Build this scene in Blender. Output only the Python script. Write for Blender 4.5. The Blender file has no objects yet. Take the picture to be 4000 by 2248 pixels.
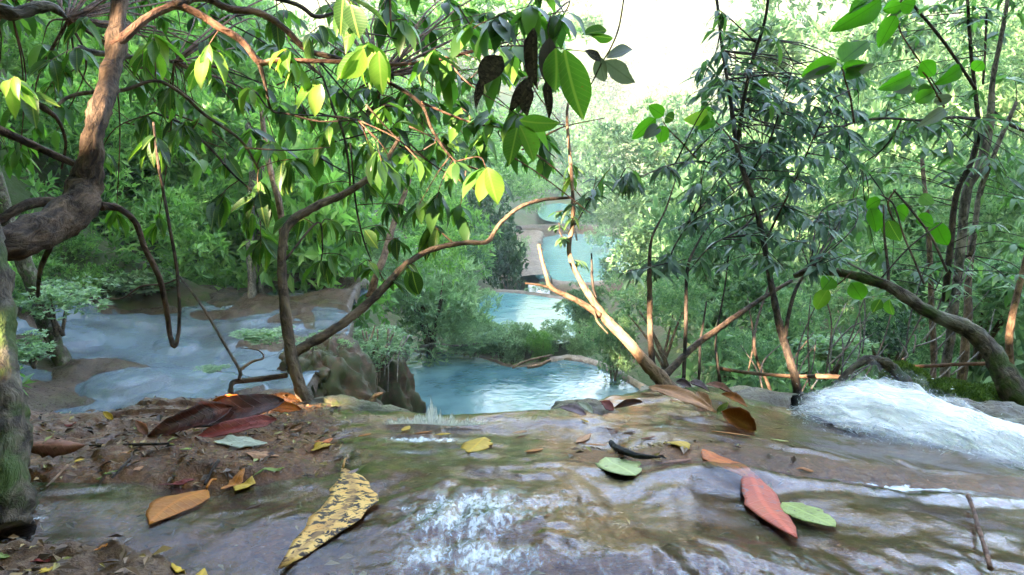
import bpy, math, random
import numpy as np
from mathutils import Vector, Matrix

random.seed(7)
rng = np.random.default_rng(11)
SC = bpy.context.scene
COL = SC.collection
R = math.radians

# ------------------------------------------------------------------ camera
F = 3100.0                      # focal length in pixels of the 4000 px wide photograph
CAM = np.array([0.0, 0.0, 0.35])
PITCH = R(11.0)
cam_d = bpy.data.cameras.new('camera'); cam = bpy.data.objects.new('camera', cam_d); COL.objects.link(cam)
cam.location = CAM; cam.rotation_euler = (R(90) - PITCH, 0, 0)
cam_d.sensor_width = 36.0; cam_d.lens = 36.0 * F / 4000.0
cam_d.clip_start = 0.02; cam_d.clip_end = 2000
SC.camera = cam
cp, sp = math.cos(PITCH), math.sin(PITCH)

# ------------------------------------------------------------------ world, sun, exposure
SUN_AZ, SUN_EL = R(38), R(25)   # the sun stands behind the camera, to the left
TOSUN = np.array([-math.sin(SUN_AZ) * math.cos(SUN_EL), -math.cos(SUN_AZ) * math.cos(SUN_EL), math.sin(SUN_EL)])
W = bpy.data.worlds.new('World'); SC.world = W; W.use_nodes = True
nt = W.node_tree; nt.nodes.clear()
sky = nt.nodes.new('ShaderNodeTexSky'); sky.sky_type = 'NISHITA'; sky.sun_disc = False
sky.sun_elevation = SUN_EL; sky.sun_rotation = math.pi + SUN_AZ
sky.air_density = 1.0; sky.dust_density = 3.5; sky.ozone_density = 1.0
bg = nt.nodes.new('ShaderNodeBackground'); bg.inputs[1].default_value = 0.15
wo = nt.nodes.new('ShaderNodeOutputWorld')
nt.links.new(sky.outputs[0], bg.inputs[0]); nt.links.new(bg.outputs[0], wo.inputs[0])
sl = bpy.data.lights.new('sun', 'SUN'); sl.energy = 5.0; sl.angle = R(0.5); sl.color = (1.0, 0.80, 0.56)
so = bpy.data.objects.new('sun', sl); COL.objects.link(so)
so.rotation_euler = Vector(TOSUN).to_track_quat('Z', 'Y').to_euler()
so.location = Vector(TOSUN) * 60
SC.view_settings.view_transform = 'Standard'; SC.view_settings.look = 'None'
SC.view_settings.exposure = 4.12; SC.view_settings.gamma = 1.0
SC.view_settings.use_curve_mapping = False
SC.cycles.max_bounces = 7; SC.cycles.diffuse_bounces = 4; SC.cycles.glossy_bounces = 3
SC.cycles.transmission_bounces = 4; SC.cycles.transparent_max_bounces = 10; SC.cycles.volume_bounces = 1
SC.cycles.use_denoising = True; SC.cycles.sample_clamp_indirect = 6.0
SC.cycles.caustics_reflective = False; SC.cycles.caustics_refractive = False

# ------------------------------------------------------------------ pixel <-> place
def P(px, py, d):
    """point seen at photo pixel (px, py), d metres ahead along the view axis"""
    u = (px - 2000.0) / F; v = (1124.0 - py) / F
    return CAM + d * np.array([u, cp + v * sp, -sp + v * cp])
def proj(p):
    q = np.asarray(p) - CAM
    dep = q[..., 1] * cp - q[..., 2] * sp
    up = q[..., 1] * sp + q[..., 2] * cp
    return 2000 + F * q[..., 0] / dep, 1124 - F * up / dep, dep
def PZ(px, py, z):
    a = P(px, py, 1.0) - CAM
    return CAM + a * ((z - CAM[2]) / a[2])
def ss(a, b, x):
    t = np.clip((x - a) / (b - a), 0, 1); return t * t * (3 - 2 * t)
def nrm(v):
    v = np.asarray(v, float); return v / (np.linalg.norm(v) + 1e-9)

# ------------------------------------------------------------------ noise
_T = np.random.default_rng(3).random((256, 256))
_T3 = np.random.default_rng(4).random((64, 64, 64))
def vn2(x, y):
    xi = np.floor(x).astype(int); yi = np.floor(y).astype(int)
    fx = x - xi; fy = y - yi; fx = fx * fx * (3 - 2 * fx); fy = fy * fy * (3 - 2 * fy)
    g = lambda i, j: _T[i & 255, j & 255]
    return ((g(xi, yi) * (1 - fx) + g(xi + 1, yi) * fx) * (1 - fy) + (g(xi, yi + 1) * (1 - fx) + g(xi + 1, yi + 1) * fx) * fy) * 2 - 1
def fbm(x, y, o=4, g=0.5):
    a = 1.0; s = 0.0; t = 0.0
    for k in range(o):
        s = s + a * vn2(x * 2.03 ** k + 17.3 * k, y * 2.03 ** k + 9.1 * k); t += a; a *= g
    return s / t
def vn3(p):
    i = np.floor(p).astype(int); f = p - i; f = f * f * (3 - 2 * f)
    r = 0
    for a in (0, 1):
        for b in (0, 1):
            for c in (0, 1):
                w = (f[..., 0] if a else 1 - f[..., 0]) * (f[..., 1] if b else 1 - f[..., 1]) * (f[..., 2] if c else 1 - f[..., 2])
                r = r + w * _T3[(i[..., 0] + a) & 63, (i[..., 1] + b) & 63, (i[..., 2] + c) & 63]
    return r * 2 - 1
def fbm3(p, o=3):
    a = 1.0; s = 0.0; t = 0.0
    for k in range(o):
        s = s + a * vn3(p * 2.03 ** k + 7.7 * k); t += a; a *= 0.5
    return s / t

# ------------------------------------------------------------------ objects
def mesh_np(name, v, f, mat=None, smooth=True, attrs=None):
    v = np.ascontiguousarray(v, dtype=np.float32).reshape(-1, 3)
    f = np.ascontiguousarray(f, dtype=np.int32); k = f.shape[1]
    me = bpy.data.meshes.new(name)
    me.vertices.add(len(v)); me.vertices.foreach_set('co', v.ravel())
    me.loops.add(f.size); me.loops.foreach_set('vertex_index', f.ravel())
    me.polygons.add(len(f)); me.polygons.foreach_set('loop_start', np.arange(0, f.size, k, dtype=np.int32))
    me.polygons.foreach_set('loop_total', np.full(len(f), k, dtype=np.int32))
    me.polygons.foreach_set('use_smooth', np.full(len(f), smooth))
    for an, (ty, dom, arr) in (attrs or {}).items():
        a = me.attributes.new(an, ty, dom)
        a.data.foreach_set('vector' if ty == 'FLOAT_VECTOR' else 'value', np.ascontiguousarray(arr, dtype=np.float32).ravel())
    me.update(calc_edges=True)
    if mat: me.materials.append(mat)
    return me
def link(name, me, parent=None, loc=None):
    o = bpy.data.objects.new(name, me); COL.objects.link(o)
    if parent is not None: o.parent = parent
    if loc is not None: o.location = loc
    return o
def tag(o, label=None, cat=None, group=None, kind=None):
    if label: o['label'] = label
    if cat: o['category'] = cat
    if group: o['group'] = group
    if kind: o['kind'] = kind
    return o
def thing(name, loc, label, cat, group=None):
    o = bpy.data.objects.new(name, None); COL.objects.link(o); o.location = loc; o.empty_display_size = 0.1
    return tag(o, label, cat, group)
def grid_faces(nx, ny):
    i = np.arange(nx * ny).reshape(ny, nx)
    return np.stack([i[:-1, :-1], i[:-1, 1:], i[1:, 1:], i[1:, :-1]], -1).reshape(-1, 4)

# ------------------------------------------------------------------ materials
def newmat(name):
    m = bpy.data.materials.new(name); m.use_nodes = True
    nt = m.node_tree; nt.nodes.clear()
    out = nt.nodes.new('ShaderNodeOutputMaterial')
    return m, nt, out
def nd(nt, t, **kw):
    n = nt.nodes.new(t)
    for k, v in kw.items():
        if k.startswith('i_'):
            key = k[2:]; key = int(key) if key.isdigit() else key.replace('_', ' ')
            n.inputs[key].default_value = v
        else: setattr(n, k, v)
    return n
def ramp(nt, stops, fac):
    r = nt.nodes.new('ShaderNodeValToRGB'); e = r.color_ramp.elements
    while len(e) < len(stops): e.new(0.5)
    for x, (p, c) in zip(e, stops): x.position = p; x.color = (*c, 1) if len(c) == 3 else c
    nt.links.new(fac, r.inputs[0]); return r.outputs[0]
def noise(nt, vec, scale, detail=4, rough=0.55, dist=0.0):
    n = nd(nt, 'ShaderNodeTexNoise'); n.inputs['Scale'].default_value = scale; n.inputs['Detail'].default_value = detail
    n.inputs['Roughness'].default_value = rough; n.inputs['Distortion'].default_value = dist
    nt.links.new(vec, n.inputs['Vector']); return n.outputs['Fac']
def mapping(nt, vec, scale):
    m = nd(nt, 'ShaderNodeMapping'); m.inputs['Scale'].default_value = scale; nt.links.new(vec, m.inputs['Vector']); return m.outputs[0]
def mixc(nt, fac, a, b, mode='MIX'):
    m = nd(nt, 'ShaderNodeMix', data_type='RGBA', blend_type=mode)
    for s, v in ((0, fac), (6, a), (7, b)):
        if hasattr(v, 'links'): nt.links.new(v, m.inputs[s])
        else: m.inputs[s].default_value = v if s == 0 else (*v, 1)
    return m.outputs[2]
def mth(nt, op, a, b=None, clamp=False):
    m = nd(nt, 'ShaderNodeMath', operation=op, use_clamp=clamp)
    for s, v in ((0, a), (1, b)):
        if v is None: continue
        if hasattr(v, 'links'): nt.links.new(v, m.inputs[s])
        else: m.inputs[s].default_value = v
    return m.outputs[0]
def bump(nt, h, strength, dist):
    b = nd(nt, 'ShaderNodeBump'); b.inputs['Strength'].default_value = strength; b.inputs['Distance'].default_value = dist
    nt.links.new(h, b.inputs['Height']); return b.outputs[0]
def attr(nt, name):
    return nd(nt, 'ShaderNodeAttribute', attribute_name=name)
def principled(nt, col, rough=0.6, spec=0.5, normal=None):
    p = nd(nt, 'ShaderNodeBsdfPrincipled')
    if hasattr(col, 'links'): nt.links.new(col, p.inputs['Base Color'])
    else: p.inputs['Base Color'].default_value = (*col, 1)
    if hasattr(rough, 'links'): nt.links.new(rough, p.inputs['Roughness'])
    else: p.inputs['Roughness'].default_value = rough
    p.inputs['Specular IOR Level'].default_value = spec
    if normal is not None: nt.links.new(normal, p.inputs['Normal'])
    return p.outputs[0]

def bark_mat(name, c1, c2, moss=0.0, patch=None):
    m, nt, out = newmat(name)
    a = attr(nt, 'bk').outputs['Vector']
    n1 = noise(nt, mapping(nt, a, (75, 34, 1)), 1.0, 5, 0.65, 0.6)
    n2 = noise(nt, mapping(nt, a, (14, 9, 1)), 1.0, 4, 0.6)
    col = ramp(nt, [(0.34, tuple(0.6 * x for x in c1)), (0.44, c1), (0.66, c2)], n1)
    pc = patch or tuple(min(1, 1.9 * x) for x in c2)
    col = mixc(nt, mth(nt, 'MULTIPLY', ramp(nt, [(0.52, (0, 0, 0)), (0.66, (1, 1, 1))], n2), 0.55), col, pc)
    if moss:
        geo = nd(nt, 'ShaderNodeNewGeometry').outputs['Position']
        n3 = noise(nt, geo, 16, 4, 0.6)
        col = mixc(nt, ramp(nt, [(0.62 - 0.3 * moss, (0, 0, 0)), (0.74 - 0.3 * moss, (1, 1, 1))], n3), col, (0.045, 0.07, 0.012))
    s = principled(nt, col, 0.75, 0.3, bump(nt, n1, 1.0, 0.012))
    nt.links.new(s, out.inputs[0]); return m
def leaf_mat(name, cols, trans=0.35, rough=0.38, spec=0.5, vein=(0.2, 0.26, 0.06), spots=None, spot_amt=0.0, tr_col=None):
    """cols: darkest..lightest natural leaf colours, picked per leaf object"""
    m, nt, out = newmat(name)
    rnd = nd(nt, 'ShaderNodeObjectInfo').outputs['Random']
    oc = nd(nt, 'ShaderNodeTexCoord').outputs['Object']
    k = len(cols)
    col = ramp(nt, [(i / max(1, k - 1), c) for i, c in enumerate(cols)], rnd)
    n = noise(nt, oc, 5.0, 3, 0.6)
    col = mixc(nt, mth(nt, 'MULTIPLY', n, 0.5), col, tuple(0.45 * c for c in cols[0]))
    sx = nd(nt, 'ShaderNodeSeparateXYZ'); nt.links.new(oc, sx.inputs[0])
    ax = mth(nt, 'ABSOLUTE', sx.outputs[0])
    mid = ramp(nt, [(0.008, (1, 1, 1)), (0.02, (0, 0, 0))], ax)
    sv = mth(nt, 'SINE', mth(nt, 'MULTIPLY', mth(nt, 'ADD', sx.outputs[1], mth(nt, 'MULTIPLY', ax, -0.9)), 75.0))
    sv = mth(nt, 'MULTIPLY', ramp(nt, [(0.90, (0, 0, 0)), (1.0, (1, 1, 1))], sv), 0.35)
    v = mth(nt, 'MAXIMUM', mid, sv)
    col = mixc(nt, mth(nt, 'MULTIPLY', v, 0.75), col, vein)
    if spots:
        sn = noise(nt, oc, 13.0, 3, 0.6)
        col = mixc(nt, ramp(nt, [(0.60 - 0.2 * spot_amt, (0, 0, 0)), (0.63 - 0.2 * spot_amt, (1, 1, 1))], sn), col, spots)
    p = principled(nt, col, rough, spec, bump(nt, sv, 0.25, 0.01))
    if trans > 0:
        t = nd(nt, 'ShaderNodeBsdfTranslucent')
        nt.links.new(mixc(nt, 1.0, col, tr_col or (1.5, 1.9, 0.7), 'MULTIPLY'), t.inputs[0])
        mx = nd(nt, 'ShaderNodeMixShader'); mx.inputs[0].default_value = trans
        nt.links.new(p, mx.inputs[1]); nt.links.new(t.outputs[0], mx.inputs[2]); p = mx.outputs[0]
    nt.links.new(p, out.inputs[0]); return m
def foliage_mat(name, stops, trans=0.3, rough=0.5, tr=(1.5, 1.9, 0.8), spec=0.4):
    m, nt, out = newmat(name)
    t = attr(nt, 'tint').outputs['Fac']
    rnd = nd(nt, 'ShaderNodeObjectInfo').outputs['Random']
    k = mth(nt, 'ADD', mth(nt, 'MULTIPLY', t, 0.8), mth(nt, 'MULTIPLY', rnd, 0.2))
    col = ramp(nt, stops, k)
    p = principled(nt, col, rough, spec)
    tn = nd(nt, 'ShaderNodeBsdfTranslucent'); nt.links.new(mixc(nt, 1.0, col, tr, 'MULTIPLY'), tn.inputs[0])
    mx = nd(nt, 'ShaderNodeMixShader'); mx.inputs[0].default_value = trans
    nt.links.new(p, mx.inputs[1]); nt.links.new(tn.outputs[0], mx.inputs[2])
    nt.links.new(mx.outputs[0], out.inputs[0]); return m
def rock_mat(name, cols, moss=0.0, mosscol=(0.06, 0.075, 0.02), rough=0.45, scale=1.0, bstr=0.6, wet=0.2):
    m, nt, out = newmat(name)
    g = nd(nt, 'ShaderNodeNewGeometry').outputs['Position']
    n1 = noise(nt, g, 9 * scale, 6, 0.62, 0.4); n2 = noise(nt, g, 46 * scale, 6, 0.7); n3 = noise(nt, g, 3.1 * scale, 4, 0.6)
    k = mth(nt, 'ADD', mth(nt, 'MULTIPLY', n1, 0.6), mth(nt, 'MULTIPLY', n2, 0.4))
    col = ramp(nt, [(0.3 + 0.4 * i / (len(cols) - 1), c) for i, c in enumerate(cols)], k)
    if moss:
        mm = mth(nt, 'ADD', mth(nt, 'MULTIPLY', n3, 0.6), mth(nt, 'MULTIPLY', n2, 0.4))
        col = mixc(nt, mth(nt, 'MULTIPLY', ramp(nt, [(0.60 - 0.2 * moss, (0, 0, 0)), (0.72 - 0.2 * moss, (1, 1, 1))], mm), 0.85), col, mosscol)
    h = mth(nt, 'ADD', mth(nt, 'MULTIPLY', n1, 0.4), mth(nt, 'MULTIPLY', n2, 0.6))
    rg = ramp(nt, [(0.35, (rough * 0.6,) * 3), (0.65, (min(1, rough * 1.4),) * 3)], n2)
    s = principled(nt, col, rg, wet, bump(nt, h, bstr, 0.02 / scale))
    nt.links.new(s, out.inputs[0]); return m

M_bark1 = bark_mat('bark_brown', (0.030, 0.017, 0.010), (0.125, 0.078, 0.050))
M_bark1m = bark_mat('bark_mossy', (0.028, 0.018, 0.010), (0.13, 0.10, 0.07), 0.45, (0.30, 0.28, 0.22))
M_bark2 = bark_mat('bark_tan', (0.052, 0.032, 0.020), (0.17, 0.115, 0.075))
M_bark3 = bark_mat('bark_orange', (0.10, 0.058, 0.034), (0.24, 0.15, 0.095))
M_bark4 = bark_mat('bark_dark', (0.020, 0.014, 0.011), (0.085, 0.06, 0.045))
M_bark5 = bark_mat('bark_grey', (0.06, 0.05, 0.045), (0.22, 0.19, 0.165))
M_twig = bark_mat('twig_red', (0.07, 0.033, 0.02), (0.20, 0.10, 0.06))

# ------------------------------------------------------------------ tubes
def crom(pts, per=8):
    p = np.asarray(pts, float); n = len(p)
    if n == 2: return np.array([p[0] * (1 - t) + p[1] * t for t in np.linspace(0, 1, per + 1)])
    q = np.vstack([2 * p[0] - p[1], p, 2 * p[-1] - p[-2]]); out = []
    for i in range(1, n):
        a, b, c, d = q[i - 1], q[i], q[i + 1], q[i + 2]
        for t in np.linspace(0, 1, per, endpoint=False):
            out.append(0.5 * ((2 * b) + (c - a) * t + (2 * a - 5 * b + 4 * c - d) * t * t + (3 * b - a - 3 * c + d) * t ** 3))
    out.append(p[-1]); return np.array(out)
_seed = [0]
def tube_arrays(pts, rad, seg=8, per=6, lump=0.12, wob=0.0):
    _seed[0] += 1; k = _seed[0]
    full = crom(np.hstack([np.asarray(pts, float), np.asarray(rad, float)[:, None]]), per)
    c = full[:, :3]; r = np.maximum(full[:, 3], 1e-4)
    if wob:
        w = np.stack([fbm3(c * 5 + np.array([k * 3.1 + j * 11, 0, 0]), 2) for j in range(3)], -1)
        c = c + w * (wob * r)[:, None]
    tg = np.gradient(c, axis=0); tg /= np.linalg.norm(tg, axis=1)[:, None] + 1e-9
    ref = np.array([0.31, -0.9, 0.3]); u = np.zeros_like(c)
    prev = nrm(np.cross(tg[0], ref))
    for i in range(len(c)):
        prev = prev - tg[i] * np.dot(prev, tg[i]); prev = nrm(prev); u[i] = prev
    w = np.cross(tg, u)
    a = np.linspace(0, 2 * math.pi, seg, endpoint=False)
    ring = c[:, None] + (u[:, None] * np.cos(a)[None, :, None] + w[:, None] * np.sin(a)[None, :, None]) * r[:, None, None]
    if lump:
        rm = max(float(np.mean(r)), 0.002)
        d = fbm3(ring * (0.7 / rm) + k * 5.3, 2)
        if seg >= 10: d = d + 0.55 * fbm3(ring * (2.6 / rm) + k * 1.3, 2)
        ring = c[:, None] + (ring - c[:, None]) * (1 + lump * d[..., None] * 2)
    L = np.concatenate([[0], np.cumsum(np.linalg.norm(np.diff(c, axis=0), axis=1))])
    bk = np.stack([np.broadcast_to(np.abs(a - math.pi)[None] / math.pi, ring.shape[:2]) * r[:, None] * 3.14, np.broadcast_to(L[:, None], ring.shape[:2]) + k * 0.7, np.zeros(ring.shape[:2])], -1)
    n = len(c); idx = np.arange(n * seg).reshape(n, seg)
    f = np.stack([idx[:-1], np.roll(idx[:-1], -1, 1), np.roll(idx[1:], -1, 1), idx[1:]], -1).reshape(-1, 4)
    v = ring.reshape(-1, 3); bkv = bk.reshape(-1, 3)
    # caps as quads that close on the last ring's centre
    cv = np.vstack([c[0], c[-1]]); nv = len(v)
    cap = []
    for j in range(0, seg, 2):
        cap.append([idx[0, (j + 2) % seg], idx[0, (j + 1) % seg], idx[0, j], nv])
        cap.append([idx[-1, j], idx[-1, (j + 1) % seg], idx[-1, (j + 2) % seg], nv + 1])
    return np.vstack([v, cv]), np.vstack([f, np.array(cap)]), np.vstack([bkv, bkv[0], bkv[-1]])
def tube(name, pts, rad, mat, parent=None, seg=8, per=6, lump=0.12, wob=0.5):
    v, f, bk = tube_arrays(pts, rad, seg, per, lump, wob)
    org = np.array(parent.location) if parent is not None else np.asarray(pts[0])
    me = mesh_np(name, v - org, f, mat, True, {'bk': ('FLOAT_VECTOR', 'POINT', bk)})
    return link(name, me, parent, None if parent is not None else org)
def pxline(L):
    """[(px, py, depth, thickness in px)] -> points, radii"""
    pts = [P(a, b, d) for a, b, d, w in L]; rad = [0.5 * w * d / F * float(np.interp(w, [8, 24, 120, 180], [0.82, 0.64, 0.60, 0.66])) for a, b, d, w in L]
    return pts, rad

# ------------------------------------------------------------------ leaves
def leaf_arrays(shape, curl, fold, twist, seed, nl=11):
    r = np.random.default_rng(seed)
    t = np.linspace(0, 1, nl + 1)
    if shape == 'lance': wd = 0.178 * np.sin(math.pi * t ** 0.80) ** 0.95
    elif shape == 'narrow': wd = 0.118 * np.sin(math.pi * t ** 0.75) ** 0.95
    elif shape == 'broad': wd = 0.31 * np.sin(math.pi * t ** 0.72) ** 0.75
    elif shape == 'oval': wd = 0.24 * np.sin(math.pi * t ** 0.9) ** 0.65
    else: wd = 0.17 * np.sin(math.pi * t ** 0.8)
    wd[0] = 0.012; wd[-1] = 0.004
    s = np.array([-1, 0, 1.0])
    wav = 0.05 * np.stack([np.sin(t * r.uniform(9, 16) + r.uniform(0, 6)), 0 * t, np.sin(t * r.uniform(9, 16) + r.uniform(0, 6))], -1)
    X = wd[:, None] * s[None] * (1 + 0.6 * wav)
    X = X + (0.05 * r.uniform(-1, 1) * np.sin(t * math.pi) + 0.03 * r.uniform(-1, 1) * np.sin(t * 2 * math.pi))[:, None]   # sideways sweep of the midrib
    Z = fold * np.abs(wd[:, None] * s[None]) + wav * wd[:, None] * 1.5
    ang = curl * t                                  # bend the blade along its length
    ys = np.concatenate([[0], np.cumsum(np.cos(ang[:-1]) / nl)]); zs = -np.concatenate([[0], np.cumsum(np.sin(ang[:-1]) / nl)])
    tw = twist * t
    Xr = X * np.cos(tw)[:, None] - Z * np.sin(tw)[:, None]; Zr = X * np.sin(tw)[:, None] + Z * np.cos(tw)[:, None]
    Y2 = ys[:, None] + Zr * np.sin(ang)[:, None]; Z2 = zs[:, None] + Zr * np.cos(ang)[:, None]
    return np.stack([Xr, Y2, Z2], -1).reshape(-1, 3), grid_faces(3, nl + 1)
_lm = {}
def leaf_mesh(shape, mat, var):
    key = (shape, mat.name, var)
    if key not in _lm:
        r = random.Random(var * 31 + len(shape))
        v, f = leaf_arrays(shape, r.uniform(0.15, 1.1), r.uniform(0.15, 0.55), r.uniform(-0.5, 0.5), var * 13 + 5)
        _lm[key] = mesh_np('leaf', v, f, mat)
    return _lm[key]
def put_leaf(tree, base, dirv, nvec, length, shape, mat, name='leaf', wmul=1.0, var=None):
    y = nrm(dirv); z = np.asarray(nvec, float); z = nrm(z - y * np.dot(z, y)); x = np.cross(y, z)
    o = bpy.data.objects.new(name, leaf_mesh(shape, mat, random.randrange(6) if var is None else var)); COL.objects.link(o)
    o.parent = tree
    org = np.array(tree.location)
    m = Matrix(((x[0], y[0], z[0]), (x[1], y[1], z[1]), (x[2], y[2], z[2])))
    o.rotation_mode = 'QUATERNION'; o.rotation_quaternion = m.to_quaternion()
    o.location = np.asarray(base) - org; o.scale = (length * wmul, length, length)
    return o
class LeafBag:
    """leaves past the countable ones of a tree, joined as one part"""
    def __init__(s): s.v = []; s.f = []; s.n = 0; s.t = []
    def add(s, base, dirv, nvec, length, shape, var=0):
        v, f = _la(shape, var)
        y = nrm(dirv); z = np.asarray(nvec, float); z = nrm(z - y * np.dot(z, y)); x = np.cross(y, z)
        s.v.append(np.asarray(base) + (v @ np.stack([x, y, z])) * length); s.f.append(f + s.n); s.n += len(v)
        s.t.append(np.full(len(v), random.random()))
    def build(s, tree, mat, name='leaves'):
        if not s.v: return
        me = mesh_np(name, np.vstack(s.v) - np.array(tree.location), np.vstack(s.f), mat, True, {'tint': ('FLOAT', 'POINT', np.concatenate(s.t))})
        return tag(link(name, me, tree), kind='stuff')
_lac = {}
def _la(shape, var):
    if (shape, var) not in _lac:
        r = random.Random(var + 99)
        _lac[(shape, var)] = leaf_arrays(shape, r.uniform(0.15, 1.0), r.uniform(0.1, 0.5), r.uniform(-0.4, 0.4), var + 50, 5)
    return _lac[(shape, var)]

def kites(centers, dirs, norms, ln, wd):
    """many small leaves: folded kites"""
    d = dirs / (np.linalg.norm(dirs, axis=1)[:, None] + 1e-9)
    n = norms - d * np.sum(norms * d, 1)[:, None]; n /= np.linalg.norm(n, axis=1)[:, None] + 1e-9
    s = np.cross(d, n); ln = ln[:, None]; wd = wd[:, None]
    a = centers - d * ln * 0.5; b = centers + s * wd * 0.5 + n * wd * 0.16 - d * ln * 0.06
    c = centers + d * ln * 0.5 - n * ln * 0.12; e = centers - s * wd * 0.5 + n * wd * 0.16 - d * ln * 0.06
    v = np.stack([a, b, c, e], 1).reshape(-1, 3)
    f = np.arange(len(centers) * 4).reshape(-1, 4)
    return v, f

def crown_template(seed, n, leaf, aspect=0.38, blobs=9, flat=0.75, upward=0.25, tuft=5):
    """leaves of a unit crown: lobes of leaf tufts with gaps between them"""
    r = np.random.default_rng(seed)
    bc = r.normal(0, 1, (blobs, 3)); bc /= np.linalg.norm(bc, axis=1)[:, None]
    bc *= r.uniform(0.25, 0.75, (blobs, 1)); bc[:, 2] *= flat
    br = r.uniform(0.28, 0.48, blobs)
    m = max(1, n // tuft)
    k = r.integers(0, blobs, m)
    dv = r.normal(0, 1, (m, 3)); dv /= np.linalg.norm(dv, axis=1)[:, None]
    dv[:, 2] = np.abs(dv[:, 2]) * np.where(r.random(m) < 0.8, 1, -1)
    rad = br[k] * r.uniform(0.55, 1.08, m)
    tc = bc[k] + dv * rad[:, None] * np.array([1, 1, 0.85])
    c = np.repeat(tc, tuft, 0); od = np.repeat(dv, tuft, 0); N = len(c)
    d = od * 0.6 + r.normal(0, 0.75, (N, 3)) + np.array([0, 0, upward])
    d /= np.linalg.norm(d, axis=1)[:, None]
    ln = leaf * r.uniform(0.65, 1.35, N)
    c = c + d * ln[:, None] * 0.55
    nn = np.array([0, 0, 1.0]) + od * 0.5 + r.normal(0, 0.45, (N, 3))
    v, f = kites(c, d, nn, ln, ln * aspect * r.uniform(0.8, 1.2, N))
    tint = np.repeat(np.clip(0.5 + 0.22 * np.repeat(r.normal(0, 1, m), tuft) + 0.12 * r.normal(0, 1, N), 0, 1), 4)
    return v, f, tint

# ================================================================== SETTING
# ------------------------------------------------------------------ the ledge at the top of the fall
LIP = np.array([  # photo column, how far ahead, photo row of the edge
    (-1500, 1.30, 1700), (-400, 1.20, 1640), (0, 1.16, 1604), (250, 1.18, 1596), (480, 1.20, 1592), (560, 1.22, 1575), (700, 1.24, 1562),
    (900, 1.26, 1560), (1120, 1.26, 1562), (1250, 1.24, 1578), (1330, 1.20, 1606), (1450, 1.16, 1630), (1650, 1.14, 1642), (1950, 1.14, 1640),
    (2150, 1.16, 1634), (2260, 1.24, 1600), (2400, 1.34, 1575), (2600, 1.45, 1522), (2750, 1.50, 1520), (2900, 1.48, 1560), (3060, 1.42, 1610), (3200, 1.36, 1650),
    (3400, 1.30, 1690), (3600, 1.27, 1722), (3800, 1.24, 1760), (4000, 1.2, 1800), (4500, 1.15, 1830), (5500, 1.1, 1850)], float)
def colpx(x, y):
    dep = np.maximum(y * cp + 0.42 * sp, 0.12)
    return 2000 + F * x / dep
def flatpy(x, y, z=0.0):
    dep = np.maximum(y * cp - (z - CAM[2]) * sp, 0.05)
    return 1124 - F * (y * sp + (z - CAM[2]) * cp) / dep
def lip_of(px):
    yl = np.interp(px, LIP[:, 0], LIP[:, 1]); py = np.interp(px, LIP[:, 0], LIP[:, 2])
    v = (1124 - py) / F
    return yl, CAM[2] + yl * (-sp + v * cp) / (cp + v * sp)
SLAB = np.array([(-900, 2050), (0, 2088), (300, 2098), (480, 2112), (620, 2148), (740, 2200), (800, 2262), (900, 2500), (1200, 3200)], float)
def slab_mask(x, y):
    px = colpx(x, y); py = flatpy(x, y, 0.02)
    return ss(-14, 26, py - np.interp(px, SLAB[:, 0], SLAB[:, 1])) * (px < 1200)
def ledge_base(x, y):
    px = colpx(x, y); yl, zl = lip_of(px)
    t = np.clip((y - 0.42) / (yl - 0.42), 0, 1)
    z = zl * t ** 1.35
    over = np.maximum(y - yl, 0)
    z = z - 0.55 * over - 6.5 * over ** 2
    return np.maximum(z, -5.6)
def ledge_z(x, y):
    px = colpx(x, y); z = ledge_base(x, y); py = flatpy(x, y, -0.03)
    left = ss(1700, 900, px)
    near = ss(-0.4, -0.05, ss(0, 1, 0.0) + z * 0) * 1.0
    n1 = fbm(x * 7, y * 7, 4); n2 = fbm(x * 28 + 5, y * 28, 4, 0.6); n3 = fbm(x * 80, y * 80 + 9, 3, 0.6)
    z = z + 0.014 * n1 + (0.0045 + 0.005 * left) * n2 + (0.0014 + 0.0022 * left) * n3
    # shelving steps on the left bank, a runnel that crosses in front of them
    z = z + left * 0.010 * np.round(fbm(x * 3.1 + 40, y * 5.2, 2) * 3) / 1.5 * ss(1960, 1800, py)
    z = z - 0.022 * left * ss(1780, 1900, py) * ss(0.0, 1.0, 1 - slab_mask(x, y))
    z = z + slab_mask(x, y) * (0.030 + 0.004 * n2)
    # low rock shelf across the middle right
    z = z + 0.016 * ss(1900, 2500, px) * np.exp(-((py - 1730) / 60.0) ** 2)
    return z
def ground_at(px, py, zf=None):
    """where the ray through a photo pixel meets the ledge"""
    zf = zf or ledge_z
    d = np.linspace(0.35, 2.4, 1600)
    q = CAM[None] + d[:, None] * (P(px, py, 1.0) - CAM)[None]
    yl, _ = lip_of(colpx(q[:, 0], q[:, 1])); m = q[:, 1] < yl - 0.01
    d = d[m]; q = q[m]
    h = zf(q[:, 0], q[:, 1]); below = np.nonzero(q[:, 2] <= h)[0]
    i = below[0] if len(below) else len(d) - 1
    return np.array([q[i, 0], q[i, 1], h[i]])

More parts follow.
